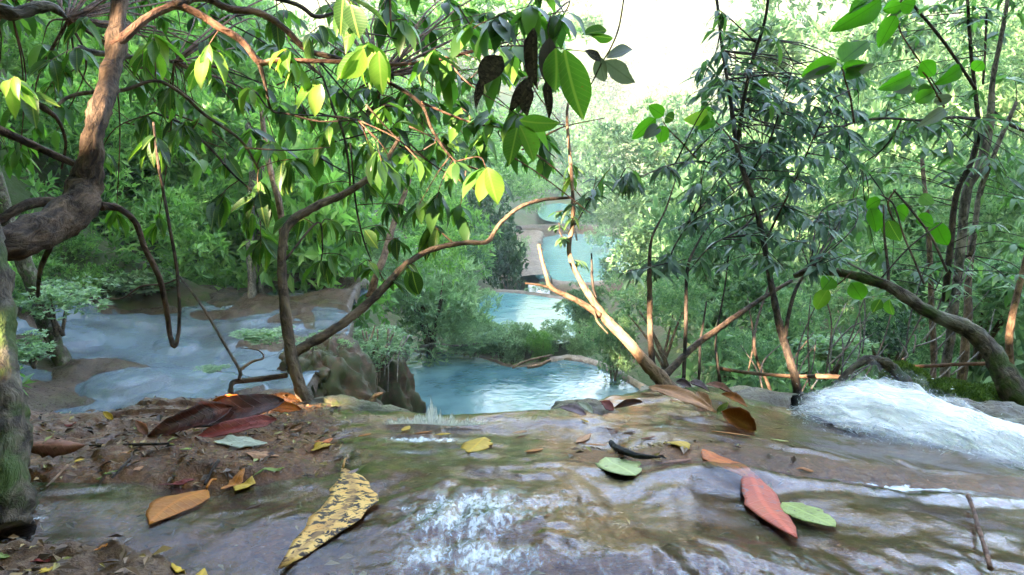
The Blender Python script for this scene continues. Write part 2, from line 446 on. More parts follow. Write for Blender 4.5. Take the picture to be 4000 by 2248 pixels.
xs = np.concatenate([np.linspace(-3.2, -1.4, 60, endpoint=False), np.linspace(-1.4, 1.5, 480, endpoint=False), np.linspace(1.5, 3.4, 60)])
ys = np.concatenate([np.linspace(-2.6, 0.35, 70, endpoint=False), np.linspace(0.35, 1.75, 330, endpoint=False), np.linspace(1.75, 2.6, 60)])
X, Y = np.meshgrid(xs, ys)
Z = ledge_z(X, Y)
pxm = colpx(X, Y); pym = flatpy(X, Y, -0.03)
dry = np.clip(slab_mask(X, Y) + 0.45 * ss(1500, 800, pxm) * ss(1850, 1700, pym), 0, 1)
def ledge_material():
    m, nt, out = newmat('wet_travertine')
    g = nd(nt, 'ShaderNodeNewGeometry').outputs['Position']
    n1 = noise(nt, g, 11, 6, 0.62, 0.5); n2 = noise(nt, g, 75, 6, 0.7); n3 = noise(nt, g, 4.2, 4, 0.6); n4 = noise(nt, g, 230, 4, 0.7)
    k = mth(nt, 'ADD', mth(nt, 'ADD', mth(nt, 'MULTIPLY', n1, 0.42), mth(nt, 'MULTIPLY', n2, 0.33)), mth(nt, 'MULTIPLY', n4, 0.25))
    col = ramp(nt, [(0.30, (0.034, 0.014, 0.005)), (0.45, (0.105, 0.046, 0.016)), (0.55, (0.19, 0.095, 0.036)), (0.68, (0.34, 0.20, 0.095))], k)
    mm = mth(nt, 'ADD', mth(nt, 'MULTIPLY', n3, 0.55), mth(nt, 'MULTIPLY', n2, 0.45))
    col = mixc(nt, mth(nt, 'MULTIPLY', ramp(nt, [(0.52, (0, 0, 0)), (0.66, (1, 1, 1))], mm), 0.5), col, (0.10, 0.082, 0.022))
    d = attr(nt, 'dry').outputs['Fac']
    col = mixc(nt, 1.0, col, (0.80, 0.62, 0.44), 'MULTIPLY')
    grit = ramp(nt, [(0.35, (0.018, 0.012, 0.007)), (0.5, (0.075, 0.048, 0.027)), (0.68, (0.20, 0.145, 0.09))], mth(nt, 'ADD', mth(nt, 'MULTIPLY', n4, 0.5), mth(nt, 'MULTIPLY', n2, 0.5)))
    col = mixc(nt, mth(nt, 'MULTIPLY', d, 0.6), col, grit)
    h = mth(nt, 'ADD', mth(nt, 'ADD', mth(nt, 'MULTIPLY', n1, 0.3), mth(nt, 'MULTIPLY', n2, 0.45)), mth(nt, 'MULTIPLY', n4, 0.25))
    rg = mth(nt, 'ADD', mth(nt, 'MULTIPLY', d, 0.25), mth(nt, 'MULTIPLY', n2, 0.42))
    s = principled(nt, col, rg, 0.22, bump(nt, h, 0.7, 0.012))
    nt.links.new(s, out.inputs[0]); return m
me = mesh_np('rock_ledge', np.stack([X, Y, Z], -1), grid_faces(len(xs), len(ys)), ledge_material(), True, {'dry': ('FLOAT', 'POINT', dry)})
tag(link('rock_ledge', me), 'wet brown travertine ledge at the top of the waterfall', None, None, 'structure')

# ------------------------------------------------------------------ the sheet of water running over it
def water_z(x, y, ripples=True):
    px = colpx(x, y); b = ledge_base(x, y); py = flatpy(x, y, -0.03)
    off = 0.010 - 0.020 * ss(1500, 900, px) * ss(1880, 1780, py) - 0.004 * ss(1500, 900, px)
    off = off + 0.001 * ss(2200, 2700, px) - 0.05 * ss(0.5, 0.0, 1 - slab_mask(x, y)) * 0
    off = off - 0.010 * ss(1300, 700, px)
    # where the sheet thins over the shelf in the middle
    off = off - 0.006 * ss(1900, 2500, px) * np.exp(-((py - 1730) / 60.0) ** 2)
    z = b + off + 0.012 * fbm(x * 7, y * 7, 2)
    if ripples:
        wx = x + 0.05 * fbm(x * 5, y * 5, 2); wy = y + 0.05 * fbm(x * 5 + 30, y * 5, 2)
        pour = np.exp(-(((px - 1850) / 420.0) ** 2 + ((py - 2080) / 190.0) ** 2))
        chop = np.exp(-(((px - 3450) / 520.0) ** 2 + ((py - 1800) / 50.0) ** 2)) + 0.6 * ss(2120, 2240, py) * ss(2200, 2800, px)
        calm = np.exp(-(((px - 3050) / 420.0) ** 2 + ((py - 1930) / 75.0) ** 2))
        a = (0.0012 + 0.0050 * pour + 0.004 * chop) * (1 - 0.75 * calm) * ss(600, 1500, px + 300)
        z = z + a * (fbm(wx * 34, wy * 16, 3, 0.55) + 0.7 * fbm(wx * 90 + 3, wy * 34, 2))
        z = z + 0.0024 * (1 - 0.6 * calm) * fbm(wx * 16 + 8, wy * 22, 2)
        # long folds in the tongue of smooth water
        z = z + 0.0016 * calm * np.sin(wx * 60 - wy * 95) + 0.006 * ss(2400, 2900, px) * np.exp(-((py - 1850) / 36.0) ** 2)
    return z
xs2 = np.linspace(-1.3, 1.5, 700); ys2 = np.concatenate([np.linspace(-0.4, 0.4, 60, endpoint=False), np.linspace(0.4, 1.62, 420)])
X, Y = np.meshgrid(xs2, ys2); Zw = water_z(X, Y)
pxm = colpx(X, Y); pym = flatpy(X, Y, -0.03)
foam_sheen = 0.42 * np.exp(-(((pxm - 1800 - (pym - 2100) * 0.1) / 300.0) ** 2 + ((pym - 2150) / 170.0) ** 2))  # central patch, with the next: sky reflection on ripples painted white
foam_sheen += 0.3 * np.exp(-(((pxm - 1950) / 500.0) ** 2 + ((pym - 2000) / 120.0) ** 2))
foam_sheen += 0.75 * np.exp(-(((pxm - 3560) / 280.0) ** 2 + ((pym - 1800) / 32.0) ** 2)) + 0.35 * np.exp(-(((pxm - 3850) / 300.0) ** 2 + ((pym - 1870) / 50.0) ** 2))
foam_sheen += 0.25 * ss(2190, 2270, pym) * ss(1300, 1700, pxm) * ss(4300, 3600, pxm)
foam_sheen += 0.45 * np.exp(-(((pxm - 1650) / 150.0) ** 2 + ((pym - 1725) / 20.0) ** 2))
foam_sheen += 0.5 * np.exp(-(((pxm - 2620) / 120.0) ** 2 + ((pym - 1590) / 25.0) ** 2))
foam_sheen += 0.5 * np.exp(-(((pxm - 150) / 70.0) ** 2 + ((pym - 2060) / 20.0) ** 2)) + 0.4 * np.exp(-(((pxm - 1100) / 90.0) ** 2 + ((pym - 1640) / 25.0) ** 2))
foam_sheen += 0.7 * np.exp(-(((pxm - 1660) / 190.0) ** 2 + ((pym - 1650) / 16.0) ** 2))
foam_sheen *= 1 - slab_mask(X, Y)
Zw = np.where(slab_mask(X, Y) > 0.4, ledge_z(X, Y) - 0.01, Zw)
def film_material():
    m, nt, out = newmat('running_water')
    g = nd(nt, 'ShaderNodeNewGeometry').outputs['Position']
    st = mapping(nt, g, (230, 95, 140))
    n1 = noise(nt, st, 1.0, 5, 0.6, 0.5); n2 = noise(nt, mapping(nt, g, (38, 22, 30)), 1.0, 4, 0.6, 0.8)
    nb = bump(nt, mth(nt, 'ADD', mth(nt, 'MULTIPLY', n1, 0.42), mth(nt, 'MULTIPLY', n2, 0.58)), 0.32, 0.004)
    gl = nd(nt, 'ShaderNodeBsdfGlossy'); gl.inputs['Roughness'].default_value = 0.03; gl.inputs[0].default_value = (0.9, 0.86, 0.92, 1); nt.links.new(nb, gl.inputs['Normal'])
    tr = nd(nt, 'ShaderNodeBsdfTransparent'); tr.inputs[0].default_value = (0.93, 0.95, 0.96, 1)
    fr = nd(nt, 'ShaderNodeFresnel'); fr.inputs['IOR'].default_value = 1.34; nt.links.new(nb, fr.inputs['Normal'])
    mx = nd(nt, 'ShaderNodeMixShader'); nt.links.new(mth(nt, 'MULTIPLY', fr.outputs[0], 1.0, True), mx.inputs[0])
    nt.links.new(tr.outputs[0], mx.inputs[1]); nt.links.new(gl.outputs[0], mx.inputs[2])
    fo = attr(nt, 'foam_sheen').outputs['Fac']
    k = mth(nt, 'ADD', mth(nt, 'MULTIPLY', n1, 0.6), mth(nt, 'MULTIPLY', n2, 0.4))
    fm = mth(nt, 'MULTIPLY', mth(nt, 'ADD', mth(nt, 'SUBTRACT', k, 0.62), mth(nt, 'MULTIPLY', fo, 0.42)), 4.5, True)
    fm = mth(nt, 'MULTIPLY', fm, mth(nt, 'MULTIPLY', fo, 2.0, True))
    df = principled(nt, (0.74, 0.80, 0.88), 0.25, 0.5, nb)  # white for real froth and for the painted sky reflection
    m2 = nd(nt, 'ShaderNodeMixShader'); nt.links.new(mth(nt, 'MULTIPLY', fm, 0.85), m2.inputs[0]); nt.links.new(mx.outputs[0], m2.inputs[1]); nt.links.new(df, m2.inputs[2])
    nt.links.new(m2.outputs[0], out.inputs[0]); return m
M_film = film_material()
me = mesh_np('water_sheet', np.stack([X, Y, Zw], -1), grid_faces(len(xs2), len(ys2)), M_film, True, {'foam_sheen': ('FLOAT', 'POINT', foam_sheen)})
tag(link('water_sheet', me), 'thin clear rippled water running over the brown ledge', None, None, 'structure')

# ------------------------------------------------------------------ the gorge
def xc(y): return np.interp(y, [-40, 0, 16, 35, 65, 100, 150, 300], [0, 0.6, 0.4, 1.2, 5.5, 11, 20, 50])
def terrain(x, y):
    zf = np.interp(y, [-60, 0.9, 1.7, 12, 19.5, 21.5, 30, 40, 45, 92, 98, 130, 150, 190, 260, 420], [0.4, -0.4, -4.9, -5.35, -5.4, -7.6, -7.95, -8.0, -10.4, -10.6, -11.6, -11.6, -8, 14, 48, 120])
    wl = np.interp(y, [0, 5, 12, 20, 35, 60, 100, 140], [2.0, 1.9, 2.3, 2.2, 2.2, 4.4, 7, 9]); wr = np.interp(y, [0, 5, 12, 20, 35, 60, 100, 140], [1.2, 1.6, 2.4, 2.9, 2.6, 4, 7, 10])
    c = xc(y); l = np.maximum(c - wl - x, 0); r = np.maximum(x - c - wr, 0)
    bench = 2.2 * ss(0.0, 0.9, l) * ss(15, 12.5, y) * ss(2.0, 4.0, y)
    ls = np.interp(y, [0, 6, 11.5, 14, 25, 60, 120, 160], [0.15, 0.1, 0.12, 0.55, 0.62, 0.6, 0.45, 0.1])
    rs = np.interp(y, [0, 4, 12, 30, 60, 120, 160], [0.8, 0.8, 0.62, 0.5, 0.42, 0.34, 0.1])
    lw = ss(0, 8, l - 4.5)
    z = zf + bench + l * (ls + 0.45 * lw * ss(40, 10, y)) + r * rs
    z = z + 0.25 * fbm(x * 0.35, y * 0.35, 3) * ss(2, 8, y) + 1.2 * fbm(x * 0.05, y * 0.05, 2) * ss(20, 60, y)
    return np.minimum(z, 140)
gx = np.concatenate([-np.geomspace(130, 12, 26), np.linspace(-11.5, 12, 95), np.geomspace(12.5, 170, 28)])
gy = np.concatenate([np.linspace(-60, -3, 16), np.linspace(-2.5, 24, 110), np.geomspace(24.5, 420, 60)])
X, Y = np.meshgrid(gx, gy)
Zt = terrain(X, Y)
# beds under the pools lie lower
def in_quad(x, y, poly):
    c = np.zeros(x.shape, bool); j = len(poly) - 1
    for i in range(len(poly)):
        xi, yi = poly[i]; xj, yj = poly[j]
        c ^= ((yi > y) != (yj > y)) & (x < (xj - xi) * (y - yi) / (yj - yi + 1e-9) + xi); j = i
    return c
Zt = np.where((np.abs(X) < 3.3) & (Y < 1.5), np.minimum(Zt, -0.5 + 0 * X), Zt)
M_soil = rock_mat('forest_floor', [(0.035, 0.028, 0.016), (0.09, 0.07, 0.04), (0.13, 0.11, 0.06)], 0.9, (0.05, 0.085, 0.025), 0.9, 0.16, 0.5, 0.2)
tag(link('hillside', mesh_np('hillside', np.stack([X, Y, Zt], -1), grid_faces(len(gx), len(gy)), M_soil)), 'steep wooded sides of the gorge', None, None, 'structure')

# pools
def pool_mat(name, c1, c2, br=0.03, sc=3.0, rough=0.08):
    m, nt, out = newmat(name)
    g = nd(nt, 'ShaderNodeNewGeometry').outputs['Position']
    n = noise(nt, g, sc * 0.35, 3, 0.5)
    col = ramp(nt, [(0.35, c1), (0.65, c2)], n)
    n2 = noise(nt, g, sc, 4, 0.6, 0.3)
    s = principled(nt, col, rough, 0.5, bump(nt, n2, 0.6, br))
    nt.links.new(s, out.inputs[0]); return m
M_pool1 = pool_mat('pool_teal', (0.03, 0.085, 0.10), (0.10, 0.185, 0.205), 0.035, 3.2)
M_pool2 = pool_mat('pool_turquoise', (0.085, 0.215, 0.225), (0.115, 0.255, 0.26), 0.05, 1.6, 0.10)
M_trav = rock_mat('pale_travertine', [(0.06, 0.042, 0.03), (0.15, 0.11, 0.08), (0.28, 0.22, 0.17)], 0.35, (0.08, 0.08, 0.03), 0.6, 0.35, 0.8)
M_trav2 = rock_mat('brown_travertine', [(0.035, 0.022, 0.014), (0.09, 0.056, 0.037), (0.17, 0.115, 0.08)], 0.55, (0.045, 0.06, 0.018), 0.55, 0.5, 0.9)
def pool(name, pxs, z, mat, label):
    pts = [PZ(a, b, z)[:2] for a, b in pxs]
    p = crom([(*q, z) for q in pts + pts[:1]], 6)[:-1]
    c = p.mean(0); n = len(p)
    v = np.vstack([p, c + (p - c) * 0.5, c]); f = []
    for i in range(n):
        j = (i + 1) % n; f.append([i, j, n + j, n + i])
    for i in range(0, n - 1, 2): f.append([n + i, n + i + 1, n + (i + 2) % n, 2 * n])
    o = link(name, mesh_np(name, v, np.array(f), mat)); tag(o, label, None, None, 'structure'); return p
near_rim = pool('pool_water', [(1500, 1378), (1700, 1380), (1850, 1392), (1960, 1418), (2060, 1434), (2170, 1408), (2280, 1418), (2380, 1452), (2460, 1500), (2540, 1552), (2700, 1750), (2300, 1900), (1800, 1900), (1580, 1750), (1560, 1550), (1530, 1440)], -5.0, M_pool1, 'dark teal pool just below the ledge')
mid_rim = pool('pool_water', [(1800, 1150), (1950, 1140), (2080, 1150), (2180, 1168), (2240, 1190), (2250, 1300), (2200, 1340), (2050, 1350), (1850, 1330), (1780, 1250)], -7.3, M_pool2, 'turquoise pool behind the rim bushes')
far_rim = pool('pool_water', [(2078, 1030), (2090, 960), (2140, 925), (2260, 915), (2420, 935), (2480, 1010), (2420, 1090), (2300, 1118), (2180, 1112), (2100, 1090)], -10.0, M_pool2, 'far turquoise pool beside a pale rock weir')
pool('pool_water', [(2095, 815), (2150, 798), (2220, 800), (2225, 862), (2160, 868), (2110, 850)], -10.3, M_pool2, 'farthest turquoise strip of water under the trees')

# rims of travertine between the pools: a wall with an uneven crest
def rim(name, pts, z0, depth, w, mat, label, seed, lump=0.25, kind='structure'):
    full = crom(pts, 10); n = len(full); k = 9
    tg = np.gradient(full, axis=0); tg /= np.linalg.norm(tg, axis=1)[:, None]
    nx = np.stack([tg[:, 1], -tg[:, 0], np.zeros(n)], -1)
    off = np.array([-0.5, -0.48, -0.4, -0.2, 0.05, 0.3, 0.5, 0.65, 0.9]) * w; dz = np.array([-depth * 0.4, -0.15, 0.0, 0.05, 0.06, 0.0, -0.3, -0.6 * depth, -depth])
    v = full[:, None] + nx[:, None] * off[None, :, None]; v[..., 2] = z0 + dz[None]
    v = v + lump * w * 0.5 * np.stack([fbm3(v * 2.2 / w + seed + 9 * j, 3) for j in range(3)], -1) * np.array([1, 1, 0.55])
    o = link(name, mesh_np(name, v, grid_faces(k, n), mat)); return tag(o, label, None, None, kind)
rim('pool_rim', [PZ(a, b, -5.0) for a, b in [(1480, 1382), (1640, 1374), (1800, 1382), (1900, 1402), (2000, 1432), (2100, 1420), (2170, 1402), (2280, 1412), (2390, 1452), (2470, 1500), (2560, 1562), (2700, 1700)]], -5.03, 2.4, 0.36, M_trav2, 'pale travertine rim holding the teal pool', 3, 0.3)
M_lip = rock_mat('pale_lip', [(0.12, 0.09, 0.07), (0.27, 0.22, 0.18), (0.42, 0.37, 0.32)], 0.2, (0.1, 0.09, 0.05), 0.4, 1.2, 0.9)
rim('spill_lip', [PZ(a, b, -4.97) for a, b in [(2150, 1408), (2210, 1398), (2280, 1405), (2390, 1444), (2470, 1490), (2560, 1550), (2700, 1680)]], -4.96, 1.6, 0.26, M_lip, 'pale curved lip where the teal pool spills over', 33, 0.55)
rim('pool_rim', [PZ(a, b, -7.3) for a, b in [(1700, 1150), (1850, 1142), (1990, 1140), (2090, 1150), (2180, 1165), (2250, 1190), (2280, 1280)]], -7.3, 2.6, 0.9, M_trav, 'pale travertine rim behind the turquoise pool', 8, 0.3)
rim('pool_rim', [PZ(a, b, -10.0) for a, b in [(2540, 1010), (2450, 1085), (2330, 1114), (2220, 1112), (2120, 1098)]][::-1], -9.9, 1.5, 1.3, M_trav, 'pale sandy rim at the near end of the far pool', 12, 0.3)
rim('pool_rim', [PZ(a, b, -9.6) for a, b in [(2030, 895), (2100, 892), (2180, 888), (2260, 890), (2340, 894)]], -9.35, 2.2, 2.4, M_trav2, 'brown rock weir across the farthest water', 15, 0.3)
rim('rock_bank', [PZ(a, b, -9.3) for a, b in [(2085, 1105), (2055, 1050), (2050, 1000), (2055, 950), (2075, 915)]][::-1], -8.9, 1.2, 2.6, M_trav, 'pale brown stepped rock bank beside the far pool', 18, 0.4)
M_terr = rock_mat('terrace_rock', [(0.022, 0.014, 0.010), (0.065, 0.043, 0.030), (0.14, 0.10, 0.075)], 0.5, (0.05, 0.055, 0.018), 0.35, 0.6, 1.0)
# terraced rock at the left with its own sheet of water
tx = np.linspace(-8.5, -1.55, 190); ty = np.linspace(5.4, 13.6, 190)
X, Y = np.meshgrid(tx, ty)
edge = ss(0.0, 0.5, (-1.95 + 0.25 * fbm(Y * 1.3, Y * 0.4 + 7, 2)) - X)
tb = -2.72 + 0.085 * (Y - 7.5) + 0.10 * fbm(X * 0.9, Y * 0.9, 3) + 0.13 * np.round(fbm(X * 0.6 + 5, Y * 0.8, 2) * 2.5) / 2 + 0.55 * ss(-4.4, -7.2, X + 0.25 * (Y - 8))
Zr = (tb + 0.42 * np.maximum(fbm(X * 0.75 + 3, Y * 0.95 + 2, 3) - 0.16, 0) + 0.075 * fbm(X * 2.6, Y * 3.4, 4, 0.6)) - 2.6 * (1 - edge)
tag(link('rock_terrace', mesh_np('rock_terrace', np.stack([X, Y, Zr], -1), grid_faces(190, 190)[(edge > 0.93).ravel()[grid_faces(190, 190)].all(1)], M_terr)), 'sloping travertine terrace under the left trees', None, None, 'structure')
Zw2 = tb + 0.045 + 0.012 * fbm(X * 6, Y * 4, 3) - 0.10 * ss(10.5, 12.8, Y) * (fbm(X * 1.1, Y * 1.1 + 4, 2) > -0.1) - 2.6 * (1 - ss(0.4, 1, edge))
def shallow_mat():
    m, nt, out = newmat('shallow_sky_tinted_water')
    g = nd(nt, 'ShaderNodeNewGeometry').outputs['Position']
    n1 = noise(nt, mapping(nt, g, (11, 6, 8)), 1.0, 5, 0.65, 0.4)
    nb = bump(nt, n1, 0.45, 0.03)
    p = principled(nt, (0.15, 0.195, 0.24), 0.06, 0.5, nb)  # blue of the reflected sky is put into the base colour
    tr = nd(nt, 'ShaderNodeBsdfTransparent'); tr.inputs[0].default_value = (0.85, 0.92, 0.95, 1)
    k = noise(nt, mapping(nt, g, (0.8, 0.8, 0.8)), 1.0, 4, 0.6)
    mx = nd(nt, 'ShaderNodeMixShader'); nt.links.new(ramp(nt, [(0.38, (0.35,) * 3), (0.62, (0.85,) * 3)], k), mx.inputs[0])
    nt.links.new(tr.outputs[0], mx.inputs[1]); nt.links.new(p, mx.inputs[2])
    nt.links.new(mx.outputs[0], out.inputs[0]); return m
tag(link('terrace_water', mesh_np('terrace_water', np.stack([X, Y, Zw2], -1), grid_faces(190, 190)[(edge > 0.97).ravel()[grid_faces(190, 190)].all(1)], shallow_mat())), 'pale blue water sliding over the left terrace', None, None, 'structure')

# ================================================================== ROCKS
def rock(name, c, size, mat, label, cat, seed, lump=0.35, n=26, flat=0.0, group=None):
    th = np.linspace(0, math.pi, n); ph = np.linspace(0, 2 * math.pi, 2 * n, endpoint=False)
    T, Ph = np.meshgrid(th, ph, indexing='ij')
    d = np.stack([np.sin(T) * np.cos(Ph), np.sin(T) * np.sin(Ph), np.cos(T)], -1)
    r = 1 + lump * fbm3(d * 1.7 + seed * 3.3, 4) + 0.45 * lump * fbm3(d * 5 + seed, 4) + 0.22 * lump * np.abs(fbm3(d * 13 + 2 * seed, 3))
    v = d * r[..., None] * np.asarray(size)
    idx = np.arange(n * 2 * n).reshape(n, 2 * n)
    f = np.stack([idx[:-1], idx[1:], np.roll(idx[1:], -1, 1), np.roll(idx[:-1], -1, 1)], -1).reshape(-1, 4)
    o = link(name, mesh_np(name, v, f, mat), None, np.asarray(c)); return tag(o, label, cat, {'rock_buttress': 'brown rocks beside the teal pool', 'wet_rock': 'wet rocks on the lip'}.get(name))
M_butt = rock_mat('root_brown_rock', [(0.012, 0.006, 0.003), (0.055, 0.026, 0.013), (0.13, 0.070, 0.038)], 0.85, (0.03, 0.042, 0.012), 0.6, 1.6, 1.0)
rock('rock_buttress', P(1450, 1610, 13.0) + np.array([0, 0.2, -0.5]), (0.78, 0.9, 1.25), M_butt, 'brown rock buttress hung with roots beside the teal pool', 'rock', 2, 0.5, 64)
rock('rock_buttress', P(1345, 1530, 11.2), (0.46, 0.6, 0.45), M_butt, 'rounded brown rock at the edge of the terrace behind the sapling', 'rock', 8, 0.5, 56)
rock('rock_buttress', P(1230, 1480, 10.2), (0.45, 0.6, 0.4), M_butt, 'brown boulder at the corner of the blue terrace', 'rock', 11, 0.5, 50)
rock('rock_buttress', P(1300, 1590, 10.4), (0.62, 0.7, 0.75), M_butt, 'lower brown rock spur under the forked sapling', 'rock', 5, 0.45, 34)

# ================================================================== FOREST AND BUSHES
M_for = foliage_mat('forest_leaves', [(0.05, (0.035, 0.078, 0.042)), (0.4, (0.09, 0.175, 0.09)), (0.7, (0.145, 0.245, 0.12)), (0.95, (0.21, 0.32, 0.15))], 0.38, tr=(1.35, 1.6, 0.95))
M_lef = foliage_mat('left_slope_leaves', [(0.05, (0.05, 0.11, 0.038)), (0.4, (0.12, 0.235, 0.08)), (0.7, (0.185, 0.32, 0.105)), (0.95, (0.27, 0.41, 0.14))], 0.42)
M_wil = foliage_mat('grey_green_leaves', [(0.05, (0.09, 0.145, 0.09)), (0.5, (0.19, 0.28, 0.175)), (0.95, (0.31, 0.41, 0.27))], 0.36)
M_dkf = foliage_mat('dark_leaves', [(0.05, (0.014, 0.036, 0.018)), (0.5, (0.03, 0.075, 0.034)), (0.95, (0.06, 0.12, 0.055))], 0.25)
M_brf = foliage_mat('bright_leaves', [(0.05, (0.04, 0.10, 0.025)), (0.5, (0.085, 0.19, 0.045)), (0.95, (0.17, 0.28, 0.07))], 0.38)
M_far = foliage_mat('sunlit_hill_leaves', [(0.05, (0.012, 0.028, 0.008)), (0.5, (0.035, 0.058, 0.016)), (0.95, (0.12, 0.13, 0.045))], 0.2)
tmpl = [crown_template(100 + i, 1500, 0.115 + 0.012 * (i % 4), (0.34, 0.45, 0.28, 0.5)[i % 4], 8 + i % 4, 0.85) for i in range(8)]
# photo areas that stay open, with the distance of what is seen through them
KEEP = [(40, 1205, 1210, 1640, 13.5), (1540, 1395, 2540, 1700, 19), (1905, 1150, 2230, 1275, 40), (2075, 900, 2360, 1110, 95), (2090, 785, 2215, 880, 135), (2400, -200, 2920, 360, 170), (2030, 880, 2090, 1110, 90)]
def blocked(c, r):
    px, py, dep = proj(c); rp = F * r / max(dep, 0.1)
    for x0, y0, x1, y1, dd in KEEP:
        if dep < dd and x0 - rp * 0.92 < px < x1 + rp * 0.92 and y0 - rp * 0.8 < py < y1 + rp * 0.75: return True
    return False
def scatter_forest(name, label, spots, mat, seed):
    V = []; Fc = []; T = []; n0 = 0; r = np.random.default_rng(seed)
    for (c, rad, sq) in spots:
        v, f, t = tmpl[r.integers(0, len(tmpl))]
        a = r.uniform(0, 2 * math.pi); ca, sa = math.cos(a), math.sin(a)
        v2 = v @ np.array([[ca, sa, 0], [-sa, ca, 0], [0, 0, 1]]) * np.array([rad, rad, rad * sq]) + c
        V.append(v2); Fc.append(f + n0); n0 += len(v); T.append(np.clip(t + r.normal(0, 0.16), 0, 1))
    o = link(name, mesh_np(name, np.vstack(V), np.vstack(Fc), mat, False, {'tint': ('FLOAT', 'POINT', np.concatenate(T))}))
    return tag(o, label, None, None, 'stuff')
r = np.random.default_rng(21)
L_sp, R_sp, F_sp = [], [], []
tries = 0
while len(L_sp) + len(R_sp) < 520 and tries < 9000:
    tries += 1
    az = r.uniform(R(-44), R(44)) if tries % 3 else r.uniform(R(-44), R(-14)); d = math.exp(r.uniform(math.log(6.0), math.log(125)))
    x, y = d * math.sin(az), d * math.cos(az)
    if y < 3.5: continue
    z = float(terrain(np.array(x), np.array(y)))
    rad = (0.75 + 0.038 * d) * r.uniform(0.7, 1.35); sq = r.uniform(0.9, 1.5)
    c = np.array([x, y, z + rad * sq * r.uniform(0.5, 1.0) + (r.uniform(0, 2.2) if d > 14 else 0)])
    if blocked(c, rad * 1.05): continue
    (L_sp if x < float(xc(y)) else R_sp).append((c, rad, sq))
for i in range(230):
    az = r.uniform(R(-12), R(30)); y = r.uniform(145, 290); x = y * math.tan(az)
    z = float(terrain(np.array(x), np.array(y))); rad = r.uniform(2.6, 7.5)
    F_sp.append((np.array([x, y, z + rad * 0.5]), rad, 0.9))
for i in range(150):
    y = r.uniform(98, 150); x = y * math.tan(r.uniform(R(-10), R(24)))
    z = float(terrain(np.array(x), np.array(y))); rad = r.uniform(2.2, 4.5); c = np.array([x, y, z + rad * 0.7])
    if not blocked(c, rad): (L_sp if x < float(xc(y)) else R_sp).append((c, rad, 1.0))
for (a, b, dd, w) in [(2440, 640, 42, 420), (2330, 560, 62, 300), (2650, 560, 38, 420), (2560, 800, 32, 380), (2500, 980, 27, 330), (2420, 800, 52, 260), (2280, 690, 75, 260), (2700, 720, 24, 420), (2850, 900, 18, 480), (2650, 1050, 20, 380), (2050, 690, 80, 330), (1900, 700, 60, 380), (2180, 600, 95, 320), (1750, 620, 40, 500), (1500, 700, 30, 500), (2480, 1150, 22, 260), (2150, 470, 120, 360), (2030, 560, 100, 360), (1850, 480, 70, 420), (2330, 430, 110, 260), (3050, 160, 30, 520), (3260, 280, 26, 480), (3500, 120, 28, 560), (3800, 150, 24, 560), (3950, 400, 18, 520), (2100, 190, 46, 460), (1850, 110, 36, 520), (2290, 90, 75, 200), (1600, 150, 30, 560), (2950, 420, 34, 380), (2080, -60, 60, 420), (3150, -60, 40, 560),
    (150, 1010, 11.5, 330), (60, 900, 14, 420), (350, 890, 16, 400), (700, 1080, 14.5, 300), (540, 960, 18, 380), (60, 1090, 10.5, 260), (850, 1130, 14.5, 240), (290, 960, 12.6, 260), (480, 1080, 12.9, 220), (180, 860, 13.5, 320), (330, 1110, 12.2, 240), (560, 880, 17, 320), (690, 960, 15, 260), (120, 1150, 10.8, 220), (430, 830, 15, 320),
    (2700, 1180, 7, 330), (2900, 1120, 6, 380), (3080, 1250, 5.5, 330), (2960, 1400, 5, 260), (3300, 1180, 6, 380), (3450, 1020, 6.5, 420), (3650, 1350, 5, 300), (3550, 820, 8, 480), (3800, 900, 6, 480), (3950, 1100, 4.5, 420), (2760, 960, 9, 420), (3250, 800, 9, 460), (3950, 750, 6, 480)]:
    (L_sp if a < 2150 else R_sp).append((P(a, b, dd), 0.5 * w * dd / F, 1.0))
scatter_forest('left_forest', 'green wooded slope on the left side of the gorge', L_sp, M_lef, 31)
scatter_forest('right_forest', 'green wooded slope on the right side of the gorge', R_sp, M_for, 32)
scatter_forest('far_forest', 'sunlit woodland on the far hillside', F_sp, M_far, 33)
print('forest', len(L_sp), len(R_sp), len(F_sp))

